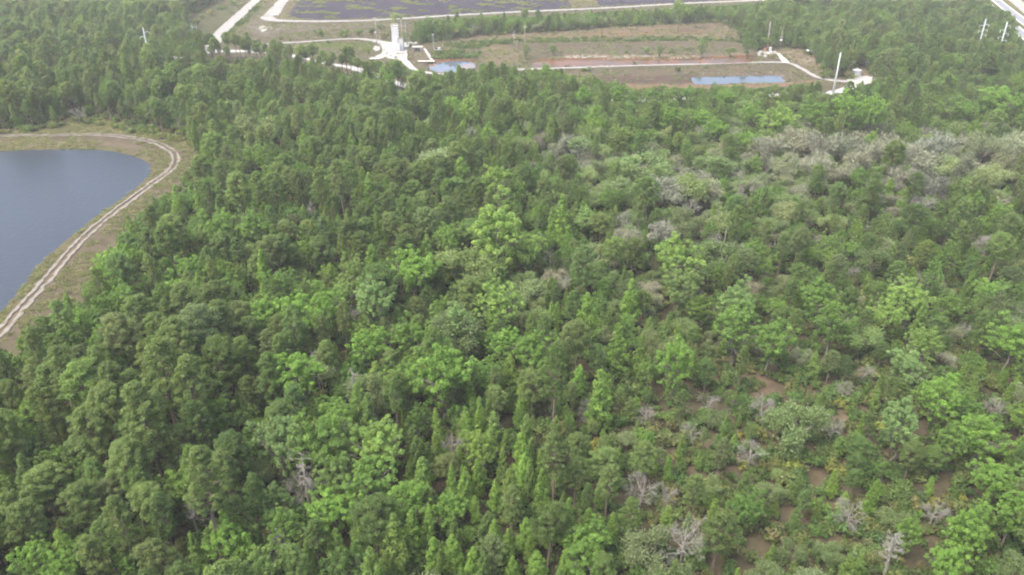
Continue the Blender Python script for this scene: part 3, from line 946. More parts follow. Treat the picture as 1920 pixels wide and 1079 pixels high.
BR = (0.152, 0.242, 0.055)
YG = (0.178, 0.250, 0.072)
SG = (0.165, 0.232, 0.095)
MG = (0.132, 0.206, 0.053)
for a in [(825, 700, 128, BR, 0), (560, 700, 100, BR, 2), (702, 838, 118, YG, 1), (600, 830, 130, MG, 3), (520, 830, 110, SG, 4), (780, 505, 95, BR, 0), (935, 435, 130, YG, 3), (990, 470, 80, YG, 1),
          (700, 560, 88, SG, 2), (560, 590, 95, BR, 1), (610, 585, 80, BR, 4), (500, 590, 80, BR, 0), (765, 640, 85, MG, 3), (700, 650, 80, BR, 2), (625, 960, 95, BR, 1), (690, 900, 90, MG, 4), (430, 1010, 105, BR, 0), (530, 990, 85, MG, 3),
          (760, 940, 85, BR, 2), (845, 960, 80, BR, 0), (1270, 485, 88, YG, 2), (1270, 680, 95, BR, 4), (1698, 560, 85, YG, 1), (1665, 590, 75, YG, 0), (1735, 645, 75, YG, 3), (1700, 690, 80, SG, 1), (1760, 745, 90, BR, 2), (1840, 815, 100, BR, 0), (1790, 830, 80, MG, 3),
          (1870, 900, 95, BR, 1), (1900, 960, 90, BR, 4), (1815, 1000, 110, BR, 3), (1780, 1060, 90, BR, 0), (1090, 1035, 100, BR, 1), (1120, 1000, 60, MG, 5), (880, 205, 56, YG, 2), (1462, 225, 70, YG, 0), (1410, 215, 50, BR, 3), (1250, 222, 52, BR, 4), (1310, 225, 48, BR, 1), (1340, 240, 46, BR, 0),
          (940, 570, 80, YG, 5), (945, 640, 60, BR, 5), (1900, 640, 90, BR, 3), (1540, 560, 80, MG, 2), (1450, 640, 90, MG, 0), (1380, 570, 85, SG, 3), (1380, 610, 80, MG, 5), (1690, 790, 90, SG, 2), (1560, 610, 80, MG, 4), (870, 600, 75, SG, 5),
          (480, 430, 70, MG, 2), (420, 430, 80, MG, 3), (350, 510, 60, BR, 5), (200, 500, 60, BR, 5), (250, 480, 50, BR, 2), (230, 560, 60, MG, 5), (160, 605, 60, BR, 2), (190, 640, 70, MG, 5), (30, 800, 70, BR, 5), (100, 870, 70, MG, 2), (120, 1060, 90, BR, 1), (60, 1050, 80, BR, 4), (240, 1060, 60, MG, 5),
          (1640, 210, 60, BR, 4), (1590, 200, 60, BR, 2), (1530, 215, 60, MG, 3), (1870, 190, 70, BR, 1), (1920, 200, 60, MG, 3), (1800, 205, 60, MG, 0), (1160, 175, 40, BR, 3), (1090, 180, 40, BR, 2), (1360, 185, 40, BR, 1), (1220, 180, 40, MG, 0), (730, 150, 30, BR, 2), (745, 120, 16, BR, 5), (795, 155, 30, BR, 1)]:
    by_crown('broad', a[0], a[1], a[2] * 0.92, tuple(v * k_ for v, k_ in zip(a[3], (1 + 0.06 * R.normal(),) * 3)), a[4])
for a in [(880, 480, 100, 1), (850, 605, 105, 0), (485, 230, 68, 2), (820, 290, 75, 3), (1095, 320, 48, 0), (1165, 345, 60, 1), (970, 590, 50, 2), (600, 690, 70, 3), (1300, 340, 70, 0), (1210, 300, 70, 1), (1340, 300, 66, 2), (1500, 780, 100, 3), (1350, 470, 80, 1), (1870, 320, 60, 0), (1290, 410, 60, 2),
          (1620, 620, 70, 3), (1480, 390, 50, 0), (1120, 470, 60, 1), (1010, 590, 50, 0), (1240, 640, 60, 2), (690, 720, 80, 1), (480, 870, 80, 0), (1240, 250, 40, 2), (1080, 265, 60, 3), (980, 265, 50, 2), (1640, 480, 60, 3), (1770, 300, 60, 1)]:
    by_crown('mossy', a[0], a[1], a[2], None, a[3])
for a in [(1440, 270, 60), (1490, 255, 60), (1540, 265, 66), (1590, 270, 66), (1615, 295, 60), (1665, 270, 66), (1720, 290, 70), (1760, 265, 66), (1800, 300, 66), (1850, 265, 66), (1890, 300, 66), (1530, 300, 60), (1470, 300, 56), (1700, 325, 56), (1745, 340, 56), (1575, 320, 50), (1910, 265, 60),
          (1180, 440, 60), (1070, 270, 56), (1245, 430, 56), (1300, 330, 60), (1250, 350, 66), (1330, 350, 60)]:
    by_crown('bare', a[0], a[1], a[2])
for a in [(986, 880, 34), (870, 920, 34), (900, 890, 32), (928, 1000, 34), (950, 1020, 30), (985, 1000, 34), (850, 1035, 36), (810, 1040, 34), (885, 1060, 36), (1010, 1060, 36), (1060, 970, 34), (1100, 980, 32), (1015, 915, 36), (840, 950, 30), (960, 1070, 34), (1065, 1060, 32), (770, 1000, 40), (800, 990, 34), (930, 600, 28), (865, 330, 36),
          (1055, 410, 32), (690, 360, 26), (680, 340, 24), (495, 510, 36), (1180, 560, 34), (1100, 600, 40), (1130, 740, 40), (700, 500, 34), (1165, 650, 34), (1040, 420, 26)]:
    by_crown('conifer', a[0], a[1], a[2] * 1.25, tuple(v * k_ for v, k_ in zip((0.158, 0.238, 0.055), (1 + 0.08 * R.normal(),) * 3)), None, zf=0.6)
OL = (0.134, 0.176, 0.064)
for a in [(340, 640, 110), (300, 690, 110), (350, 720, 100), (270, 760, 120), (210, 720, 100), (180, 800, 100), (250, 850, 110), (330, 830, 90), (380, 900, 110), (420, 880, 90), (290, 930, 100), (230, 970, 100), (150, 930, 90), (80, 900, 90), (30, 970, 90), (440, 960, 80), (60, 650, 70), (110, 690, 70), (390, 560, 90), (340, 560, 80), (460, 620, 70),
          (410, 600, 80), (610, 660, 60), (1040, 850, 70), (1080, 830, 60), (960, 940, 56), (930, 740, 60), (1080, 880, 60), (1300, 910, 60), (1350, 980, 90), (1210, 850, 60), (450, 350, 80), (560, 340, 60), (600, 340, 50), (640, 330, 50), (740, 320, 60), (730, 420, 60)]:
    by_crown('pine', a[0], a[1], a[2] * 0.74, tuple(v * k_ for v, k_ in zip(OL, (1 + 0.10 * R.normal(),) * 3)), None, zf=0.78)
# weathered snags
DEADS = [('tall', 672, 782, 92, 0), ('tall', 603, 740, 84, 1), ('tall', 582, 962, 108, 0), ('wide', 570, 955, 60, 2), ('wide', 1196, 962, 64, 3), ('wide', 1245, 955, 50, 4), ('wide', 1275, 1062, 84, 2), ('wide', 1740, 992, 50, 3), ('tall', 1655, 1092, 100, 1), ('wide', 1350, 505, 74, 4), ('tall', 1384, 412, 70, 1),
         ('wide', 1290, 420, 44, 3), ('wide', 1168, 448, 50, 2), ('wide', 1304, 565, 30, 4), ('wide', 1722, 412, 44, 3), ('wide', 1425, 792, 50, 2), ('wide', 1492, 800, 50, 4), ('tall', 590, 425, 50, 1), ('tall', 559, 475, 34, 0), ('wide', 1825, 480, 40, 2), ('wide', 1760, 385, 30, 3), ('wide', 1355, 630, 34, 4), ('tall', 1752, 405, 32, 1), ('wide', 1555, 830, 40, 3),
         ('wide', 1620, 720, 36, 2), ('tall', 535, 1060, 70, 0), ('tall', 375, 1010, 70, 1), ('wide', 890, 500, 40, 4), ('wide', 150, 232, 30, 3), ('tall', 528, 150, 34, 0), ('wide', 1860, 790, 44, 2),
         ('wide', 1100, 800, 44, 3), ('wide', 1210, 800, 40, 2), ('wide', 1330, 775, 40, 4), ('wide', 1400, 880, 44, 3), ('wide', 1220, 660, 30, 2), ('wide', 1450, 480, 30, 4), ('wide', 1590, 530, 34, 3), ('wide', 1525, 470, 30, 2), ('wide', 1690, 620, 36, 4), ('wide', 1800, 640, 36, 2), ('wide', 1580, 1000, 56, 3), ('wide', 1030, 500, 34, 4), ('wide', 660, 610, 34, 3), ('wide', 850, 860, 44, 2), ('wide', 1290, 830, 40, 4), ('tall', 1510, 440, 30, 1), ('wide', 1240, 460, 36, 3)]
for i, (kd, bx, by, hp, vr) in enumerate(DEADS):
    by_base('dead', bx, by, hp, (0.4, 0.4, 0.4), vr)

# open row of tall pines, the white road showing between their stems
for i in range(46):
    bx = 316 + i * 7.9 + R.normal(0, 4)
    lean_y = float(np.interp(bx, [318, 400, 470, 560, 680], [130, 117, 115, 126, 146])) + R.normal(2, 5)
    by_base('pine', bx, lean_y, float(R.uniform(34, 54)), None, int(R.choice([0, 2, 3, 3])))
HAND = list(TREES)

# the rest of the wood, by weights read off the photograph
BLOBS = [(150, 120, 260, 110, dict(pine=3.0, ever=0.6)), (230, 800, 230, 230, dict(pine=3.0, broad=0.5, ever=0.5)), (650, 330, 260, 120, dict(pine=1.3, conifer=0.9, broad=0.2)),
         (900, 940, 170, 140, dict(conifer=4.5)), (690, 430, 150, 60, dict(conifer=1.5, pine=1.5)), (570, 580, 130, 60, dict(broad=3)), (650, 830, 170, 90, dict(broad=2.5)), (930, 440, 100, 60, dict(broad=3)),
         (800, 640, 110, 70, dict(broad=2.2)), (1740, 740, 120, 200, dict(broad=2.5)), (1660, 560, 60, 50, dict(broad=2)), (1640, 285, 280, 42, dict(bare=7.0, mossy=2.6, broad=0.4, ever=0.3)), (1240, 340, 120, 60, dict(bare=2.2, mossy=2.2)), (1060, 270, 60, 40, dict(bare=1, mossy=1)),
         (1450, 480, 260, 110, dict(broad=1.2, ever=1.2, mossy=0.6, pine=0.5)), (1400, 850, 320, 220, dict(pine=0.6, conifer=1.0, mossy=0.8, broad=0.5)), (1750, 110, 170, 90, dict(pine=1.6, ever=1.0, mossy=0.4, broad=0.4)),
         (1200, 210, 260, 50, dict(broad=1.6, ever=1.2)), (520, 100, 220, 30, dict(pine=9)), (950, 160, 160, 25, dict(pine=2.0, broad=0.8)), (1800, 180, 160, 40, dict(broad=1.5)), (180, 560, 70, 70, dict(broad=2.0, ever=1.0)), (350, 400, 60, 80, dict(broad=1.0, ever=1.5)), (1450, 520, 330, 170, dict(bare=0.28, mossy=0.3)), (1450, 850, 300, 200, dict(bare=0.06))]
N0 = 190000
cx_ = R.uniform(-640, 640, N0)
cy_ = R.uniform(62, 830, N0)
hw = (0.655 * (0.883 * cy_ + 47)) * 1.06 + 30
keep = np.abs(cx_) < hw
cx_, cy_ = cx_[keep], cy_[keep]
cpx, cpy, cw = proj(cx_, cy_, np.full(cx_.shape, 8.0))
Wt = np.zeros((len(cx_), len(KINDS)))
Wt[:] = [0.40, 0.22, 0.28, 0.25, 0.01, 0.06]
for bx, by, sx, sy, dd in BLOBS:
    g = np.exp(-((cpx - bx) / sx) ** 2 - ((cpy - by) / sy) ** 2)
    for k, v in dd.items():
        Wt[:, KINDS.index(k)] += g * v
# stands of one kind: patchy at tens of metres
for k in range(len(KINDS)):
    Wt[:, k] *= 0.25 + 1.5 * vnoise(cx_, cy_, 22, 40 + k) ** 1.5
Wt /= Wt.sum(1, keepdims=True)
cum = Wt.cumsum(1)
u_ = R.random(len(cx_))
kidx = (u_[:, None] > cum).sum(1).clip(0, len(KINDS) - 1)
low_right = np.exp(-((cpx - 1500) / 430) ** 2 - ((cpy - 800) / 340) ** 2)
low_left = np.exp(-((cpx - 200) / 330) ** 2 - ((cpy - 850) / 330) ** 2)
strip_n = np.exp(-((cpx - 520) / 190) ** 2 - ((cpy - 98) / 24) ** 2)
size = R.normal(0.80, 0.17, len(cx_)).clip(0.4, 1.4) * (1 - 0.36 * low_right + 0.18 * low_left)
sparse = 0.60 + 0.48 * low_right + 0.55 * strip_n
bad = np.zeros(len(cx_), bool)
HK = np.array([MODELS[k][0][2] for k in KINDS])[kidx] * size
DK = np.array([MODELS[k][0][3] for k in KINDS])[kidx] * size
for poly in CLEARS:
    for zf, sx_ in ((0.0, 0), (0.95, 0), (0.6, -0.42), (0.6, 0.42), (0.4, 0)):
        qx, qy, _ = proj(cx_ + sx_ * DK, cy_, HK * zf)
        bad |= sdf(poly, qx, qy) > -1
for poly in OPEN:
    for zf in ((0.0, 0.55) if OPEN.index(poly) in STRONG else (0.0,)):
        qx, qy, _ = proj(cx_, cy_, HK * zf)
        bad |= sdf(poly, qx, qy) > 0
bad |= sdf(POND, cx_, cy_) > -14
for ln, wd in ((LANE, 7), (MAIN, 6), (DYKE, 6), (FAR_RD, 5), (TOWER_RD, 5), (TRACK, 5)):
    bad |= dist_line(gpts(ln), cx_, cy_) < wd
qx, qy, qw = proj(cx_, cy_, HK * 0.72)
rad = DK * 0.5 * F / qw
for t in HAND:                               # nothing may stand in front of a crown the photograph shows whole
    r = MODELS[t['kind']][t['var']][3] * t['s'] * 0.5 * F / t['w']
    bad |= (cy_ < t['y']) & ((qx - t['px']) ** 2 + (qy - t['py']) ** 2 < (0.55 * (r + rad)) ** 2)
for i in np.flatnonzero(~bad):
    k = KINDS[kidx[i]]
    s = float(size[i])
    r = DK[i] * 0.5
    if near_ok(cx_[i], cy_[i], r, float(sparse[i])):
        put_tree(k, float(cx_[i]), float(cy_[i]), s, sz=float(R.normal(1, 0.12)))
# row of trees behind the works
ROW = [(785, 76), (847, 66), (910, 63), (985, 59), (1060, 54.5), (1135, 50), (1235, 45.5), (1337, 41), (1400, 33)]
row = np.array(smooth(gpts(ROW), 14))
for j in range(0, len(row), 1):
    for off in (1.0, 6.5, 12.0):
        x, y = row[j][0] + R.normal(0, 1.5), row[j][1] + off + R.normal(0, 1.2)
        k = ['broad', 'ever', 'ever', 'pine', 'mossy'][int(R.integers(5))]
        s = float(R.uniform(0.38, 0.75) + 0.45 * vnoise(np.array([x]), np.array([y]), 16, 91)[0] * R.random())
        if vnoise(np.array([x]), np.array([y]), 11, 92)[0] < 0.28:
            continue
        if near_ok(x, y, MODELS[k][0][3] * s * 0.5, 0.5):
            put_tree(k, x, y, s)
for a in [(790, 47, 26, 'ever'), (806, 44, 24, 'ever'), (826, 44, 22, 'ever'), (742, 28, 18, 'mossy'), (760, 66, 12, 'ever'), (775, 68, 14, 'ever'), (987, 92, 15, 'ever'), (1037, 90, 14, 'ever'), (1318, 82, 20, 'ever'), (1403, 82, 24, 'ever'), (1390, 60, 18, 'ever'), (1212, 90, 14, 'mossy'),
          (1238, 92, 14, 'ever'), (1370, 92, 16, 'mossy'), (1290, 18, 26, 'ever'), (1310, 22, 26, 'broad'), (1275, 20, 24, 'broad')]:
    by_crown(a[3], a[0], a[1], a[2])

# bushes of the works, each seen on its own
SHR = []
for a in [(600, 63, 18), (643, 63, 20), (672, 61, 18), (697, 59, 16), (712, 52, 12), (722, 69, 16), (735, 60, 12), (525, 73, 10), (545, 74, 8), (615, 79, 7), (588, 80, 6), (770, 85, 10), (896, 83, 8), (920, 80, 16), (932, 82, 14), (946, 84, 14), (860, 86, 12), (850, 104, 16), (818, 104, 12), (838, 105, 12), (1063, 121, 9), (1098, 132, 14),
          (1272, 131, 12), (1323, 126, 8), (1190, 115, 9), (1446, 107, 10), (1590, 140, 18), (1570, 138, 18), (1552, 136, 16), (1545, 142, 18), (1600, 145, 12), (1656, 132, 20), (1670, 134, 20), (1685, 140, 22), (640, 95, 10), (690, 96, 10), (620, 100, 7), (560, 92, 10), (1020, 75, 10), (1045, 73, 9), (1080, 72, 12), (1120, 70, 9), (1160, 72, 14),
          (1200, 78, 14), (1260, 74, 12), (1285, 76, 10), (1225, 78, 12), (1140, 77, 12), (1345, 76, 12), (1365, 66, 10), (1090, 78, 10), (1060, 80, 12), (1000, 80, 10), (960, 72, 8), (1258, 96, 12), (1290, 92, 10), (1175, 98, 9), (370, 42, 14), (352, 52, 16), (395, 25, 14), (415, 16, 16), (380, 32, 12), (440, 8, 12), (450, 40, 6), (465, 28, 6), (480, 12, 6), (436, 58, 8)]:
    by_crown('shrub', a[0], a[1], a[2], None, None, zf=0.4)
# skirts of brush along the edges of the open ground
for line, n, sc in ((ROW, 120, 1.6), ([(140, 230), (192, 236), (264, 252), (320, 262), (366, 278)], 40, 1.5), ([(0, 250), (60, 246), (110, 238)], 16, 1.6)):
    ln = np.array(smooth(gpts(line), 12))
    for j in range(n):
        q = ln[int(R.integers(len(ln)))]
        s = float(R.uniform(0.7, 1.3) * sc)
        x, y = q[0] + R.normal(0, 1.5), q[1] + R.normal(0.5, 1.2)
        if near_ok(x, y, s, 0.5):
            put_tree('shrub', x, y, s)
print('trees', len(TREES), {k: sum(t['kind'] == k for t in TREES) for k in MODELS})

# ------------------------------------------------------------------ works: tower, poles, tank, weir
def mpp(px, py):
    x, y, z = at(px, py)
    return (y * CT + H * ST) / F

def height_to(px, base_y, top_y):
    """metres from the ground at pixel row base_y up to pixel row top_y"""
    x, y, _ = at(px, base_y)
    b = -(top_y - PH / 2) / F
    dy, dz = CT + b * ST, -ST + b * CT
    return H + dz * y / dy

def treatment_tower():
    bx, by, _ = at(743.5, 97.5)
    ht = height_to(743, 92, 44.5)
    t = thing('treatment_tower', (bx, by, 0.25), 0.06, 'tall white box-shaped tower on the white gravel yard', 'tower')
    w, dp = 2.1, 2.0
    y0 = 1.2
    MB().box(-2.4, 2.35, 0, 4.4, 0, 4.5).build('base_block', M['white_paint'], t)
    sh = MB().box(-2.35, 1.8, y0 + 0.3, y0 + 4.2, 4.5, ht - 0.9).build('shaft', M['white_paint'], t)
    for k in range(5):                                        # wall panels of the shaft, seams between them
        z0 = 4.75 + k * (ht - 6.0) / 5
        MB().box(-2.25, 1.7, y0 + 0.22, y0 + 0.296, z0, z0 + (ht - 6.0) / 5 - 0.12).build('panel', M['white_paint'], sh)
        MB().box(1.804, 1.88, y0 + 0.4, y0 + 4.1, z0, z0 + (ht - 6.0) / 5 - 0.12).build('panel', M['white_paint'], sh)
    MB().box(-2.45, 1.9, y0 + 0.2, y0 + 4.3, ht - 0.9, ht - 0.65).build('roof_slab', M['concrete'], t)
    for yy in (y0 + 0.35, y0 + 4.1):
        rl = MB()
        for k in range(8):
            rl.tube([(-2.3 + k * 0.58, yy, ht - 0.65), (-2.3 + k * 0.58, yy, ht + 0.5)], 0.06, 4)
        rl.tube([(-2.3, yy, ht + 0.5), (1.76, yy, ht + 0.5)], 0.06, 4)
        rl.build('guard_rail', M['white_paint'], t)
    MB().box(1.9, 4.1, y0 + 0.6, y0 + 3.9, 0, 7.2).build('side_annex', M['white_paint'], t)
    MB().box(1.8, 4.2, y0 + 0.5, y0 + 4.0, 7.2, 7.4).build('annex_roof', M['concrete'], t)
    d = MB().box(-1.4, -0.3, -0.08, -0.004, 0.05, 2.2).build('door', M['galv'], t)
    MB().box(-0.55, -0.45, -0.14, -0.084, 1.0, 1.15).build('handle', M['dark_metal'], d)
    ld = MB()
    for yy in (y0 + 1.2, y0 + 1.8):
        ld.tube([(-2.6, yy, 0.0), (-2.6, yy, ht)], 0.05, 4)
    for k in range(34):
        z = 0.4 + k * (ht - 0.8) / 34
        ld.tube([(-2.6, y0 + 1.2, z), (-2.6, y0 + 1.8, z)], 0.03, 4)
    ld.build('ladder', M['galv'], t)
    dpipe = MB().tube([(0.9, y0 - 0.1, 4.5), (0.9, y0 - 0.1, 8.5), (0.9, y0 + 0.2, 8.8)], 0.22, 8)
    dpipe.build('down_pipe', M['galv'], t, True)

treatment_tower()

def equipment_rack():
    x, y, _ = at(755.5, 95)
    t = thing('pipe_rack', (x, y, 0.25), 0, 'grey pipe frame standing right of the white tower', 'pipe rack')
    f = MB()
    for sx in (-0.9, 0.9):
        for sy in (0, 1.6):
            f.tube([(sx, sy, -0.2), (sx, sy, 4.2)], 0.11, 5)
    for z in (1.6, 3.0, 4.2):
        for sy in (0, 1.6):
            f.tube([(-0.9, sy, z), (0.9, sy, z)], 0.09, 5)
        for sx in (-0.9, 0.9):
            f.tube([(sx, 0, z), (sx, 1.6, z)], 0.09, 5)
    f.build('frame', M['pipe'], t)
    MB().tube([(-0.3, 0.8, -0.2), (-0.3, 0.8, 3.4), (0.3, 0.8, 3.9), (0.3, 0.8, -0.2)], 0.25, 8).build('pipe_loop', M['pipe'], t, True)
    MB().tube([(0, 0.8, 0), (0, 0.8, 1.2)], 0.55, 10).build('valve_drum', M['dark_metal'], t)
    x, y, _ = at(762, 92)
    t = thing('concrete_block', (x, y, 0.2), 0.3, 'pale concrete block with lid at the yard edge beside the tower', 'block')
    MB().box(-1.0, 1.0, -0.7, 0.7, 0, 1.2, 0.1).build('body', M['concrete'], t)
    MB().box(-0.8, 0.8, -0.5, 0.5, 1.2, 1.34).build('lid', M['white_paint'], t)
    x, y, _ = at(741, 111)
    t = thing('bollard', (x, y, 0.25), 0, 'small dark bollard on the near edge of the white yard', 'bollard')
    MB().tube([(0, 0, -0.1), (0, 0, 1.6)], 0.28, 8).build('post', M['dark_metal'], t)
    MB().tube([(0, 0, 1.6), (0, 0, 1.75)], [0.3, 0.15], 8).build('cap', M['white_paint'], t)

equipment_rack()

def wood_pole(bx, by, ty, label, arms=1, can=0, arm_z=0.93, r=0.2, lamp=False, name='utility_pole', mat='pole_wood'):
    x, y, _ = at(bx, by)
    h = height_to(bx, by, ty)
    t = thing(name, (x, y, gz(x, y)), random.uniform(-0.4, 0.4), label, 'pole', 'utility poles of the works')
    MB().tube([(0, 0, -0.6), (0, 0, h * 0.5), (0, 0, h)], [r, r * 0.85, r * 0.65], 8).build('shaft', M[mat], t, True)
    for k in range(arms):
        z = h * arm_z - k * 1.3
        a = MB().box(-1.25, 1.25, -r - 0.12, -r + 0.02, z, z + 0.14).build('crossarm', M[mat], t)
        for sx in (-1.1, -0.5, 0.5, 1.1):
            MB().tube([(sx, -r - 0.05, z + 0.14), (sx, -r - 0.05, z + 0.42)], [0.07, 0.05], 6).build('insulator', M['insul'], a)
    for k in range(can):
        sx = -0.45 if k == 0 else 0.45
        z = h * 0.42
        c = MB().tube([(sx, -0.3, z), (sx, -0.3, z + 1.1)], 0.36, 10).build('transformer', M['white_paint'], t, True)
        MB().tube([(sx, -0.3, z + 1.1), (sx, -0.3, z + 1.4)], [0.1, 0.05], 6).build('bushing', M['insul'], c)
    if lamp:
        MB().tube([(0, 0, h - 0.3), (0.6, -0.5, h), (1.1, -0.9, h)], 0.05, 5).build('lamp_arm', M['galv'], t)
        MB().box(0.9, 1.5, -1.2, -0.7, h - 0.02, h + 0.14).build('lamp_head', M['insul'], t)
    return t

wood_pole(707, 85, 33, 'wooden pole with white transformer left of the tower, beside the gravel road', 1, 1)
wood_pole(714, 97, 60, 'short thin wooden pole on the yard edge, nearest left of the tower', 0, 0, r=0.15)
wood_pole(754.5, 80, 38, 'wooden pole with two crossarms directly right of the white tower', 2, 0, 0.82)
wood_pole(762.5, 89, 42, 'bare slender pole at the right edge of the white yard', 0, 0, r=0.16)
wood_pole(964, 94, 59, 'left one of two slim poles on the tan flat, with crossarm', 1, 0, 0.75, 0.16)
wood_pole(983.5, 92, 49, 'taller right one of two slim poles, behind the dark roadside tree', 1, 0, 0.86, 0.18)
wood_pole(969, 92, 80, 'stub pole between the two slim poles on the tan flat', 0, 0, r=0.14)
wood_pole(1437.5, 92.5, 41, 'tall leaning grey pole above the pump gear at the ditch end', 1, 0, 0.55, 0.24)
wood_pole(1461.5, 93, 56, 'pole with two white transformer cans right of the pump gear', 1, 2, 0.62, 0.18)
wood_pole(1458.5, 80, 51, 'thin bare pole standing in dark bushes behind the transformer pole', 0, 0, r=0.14)
wood_pole(1544.5, 119, 102, 'short pale pole in the trees right of the tan turnout', 0, 0, r=0.15)
wood_pole(1601, 124, 93, 'slim grey pole at the wood edge behind the white tank', 0, 0, r=0.15)
wood_pole(1686.5, 160, 138, 'short pale pole among green trees right of the oval yard', 0, 0, r=0.22, mat='galv')
wood_pole(1622, 124, 117, 'small lamp post behind the white tank', 0, 0, r=0.1, lamp=True, name='lamp_post')

def steel_pole(bx, by, ty, label, arms=(), hgt=None, r=(0.55, 0.28), rz=0.0):
    x, y, _ = at(bx, by)
    h = hgt or height_to(bx, by, ty)
    t = thing('transmission_pole', (x, y, 0), rz, label, 'pole', 'steel transmission poles')
    MB().tube([(0, 0, -0.8), (0, 0, h * 0.5), (0, 0, h - 0.3), (0, 0, h)], [r[0], (r[0] + r[1]) / 2, r[1], r[1] * 0.55], 12).build('shaft', M['galv'], t, True)
    MB().tube([(0, 0, -0.2), (0, 0, 0.35)], r[0] + 0.35, 12).build('footing', M['concrete'], t)
    for (f, side) in arms:
        z = h * f
        L = 2.6
        a = MB().tube([(side * r[1], 0, z), (side * (L * 0.6), 0, z + 0.35), (side * L, 0, z + 0.15)], [0.14, 0.1, 0.07], 6).build('arm', M['galv'], t)
        MB().tube([(side * L, 0, z + 0.1), (side * L, 0, z - 1.0)], [0.10, 0.10], 6).build('insulator', M['insul'], a)
    return t

steel_pole(1561.5, 177.5, 99, 'tall plain grey steel pole rising from the white road near the oval yard', ())

def hidden_pole(top_px, top_py, h, label, arms, rz=0.0, r=(0.5, 0.28)):
    """pole whose foot is hidden in the wood: top pixel and usual height give its place"""
    x, y, _ = at(top_px, top_py, h)
    px, py, _ = proj(x, y, 0.0)
    return steel_pole(float(px), float(py), None, label, arms, h, r, rz)

hidden_pole(1849, 36, 24, 'left one of two pale steel poles with arms before the highway', ((0.86, 1), (0.74, 1), (0.62, 1), (0.84, -1), (0.7, -1)))
hidden_pole(1889, 41.5, 24, 'right one of two pale steel poles with arms, nearest the highway', ((0.9, 1), (0.8, -1), (0.72, 1), (0.64, -1), (0.56, 1)))
hidden_pole(268, 53, 24, 'grey steel pole standing out of the pines above the left pond', ((0.9, 1), (0.8, -1)), 0.4, (0.42, 0.25))
hidden_pole(359, 47, 15, 'small pale steel pole at the grass edge left of the gravel lane', ((0.9, 1), (0.8, -1)), 0.2, (0.25, 0.16))

def white_tank():
    x, y, _ = at(1605, 142.5)
    t = thing('storage_tank', (x, y, 0.2), 0.2, 'squat white eight-sided tank at the back of the oval yard', 'tank')
    r, h = 2.45, 2.9
    MB().tube([(0, 0, 0), (0, 0, 0.25)], r + 0.3, 8).build('base_slab', M['concrete'], t)
    MB().tube([(0, 0, 0.25), (0, 0, h)], r, 8).build('wall', M['white_paint'], t)
    rf = MB().tube([(0, 0, h), (0, 0, h + 0.12), (0, 0, h + 0.7)], [r + 0.15, r + 0.12, 0.5], 8).build('roof', M['white_paint'], t)
    MB().tube([(0, 0, h + 0.7), (0, 0, h + 0.95)], 0.35, 8).build('vent', M['galv'], rf)
    d = MB().box(-0.55, 0.55, -r - 0.02, -r + 0.35, 0.3, 2.3).build('door', M['galv'], t)
    MB().box(0.3, 0.42, -r - 0.1, -r - 0.024, 1.2, 1.35).build('handle', M['dark_metal'], d)
    x, y, _ = at(1650, 150)
    t = thing('culvert_headwall', (x, y, 0), -0.5, 'sandy concrete culvert end right of the oval yard', 'culvert')
    MB().box(-3.0, 3.0, 0, 0.6, -0.3, 1.7, 0.08).build('head_wall', M['concrete'], t)
    for s_ in (-1, 1):
        w = MB().add([(s_ * 3, 0, -0.3), (s_ * 3, 0, 1.7), (s_ * 4.6, -2.4, 0.3), (s_ * 4.6, -2.4, -0.3), (s_ * 3.4, 0.1, -0.3), (s_ * 3.4, 0.1, 1.7), (s_ * 5.0, -2.3, 0.3), (s_ * 5.0, -2.3, -0.3)],
                     [(0, 1, 2, 3), (7, 6, 5, 4), (1, 5, 6, 2), (0, 3, 7, 4), (3, 2, 6, 7), (0, 4, 5, 1)])
        w.build('wing_wall', M['concrete'], t)
    MB().tube([(0, -0.25, 0.6), (0, 0.9, 0.6)], 0.75, 14).build('pipe', M['dark_metal'], t, True)
    # pipe run along the hollow
    a, b = at(1634, 134), at(1648, 146)
    t = thing('drain_pipe', (a[0], a[1], 0), 0, 'long grey drain pipe lying in the hollow behind the oval yard', 'pipe')
    v = np.array(b) - np.array(a)
    MB().tube([(0, 0, 0.3), (v[0] * 0.5, v[1] * 0.5, 0.3), (v[0], v[1], 0.2)], 0.45, 10).build('barrel', M['pipe'], t, True)
    for k in range(5):
        q = v * (0.1 + 0.2 * k)
        dv = v / np.linalg.norm(v) * 0.12
        MB().tube([(q[0] - dv[0], q[1] - dv[1], 0.3), (q[0] + dv[0], q[1] + dv[1], 0.3)], 0.56, 10).build('joint_collar', M['concrete'], t)

white_tank()

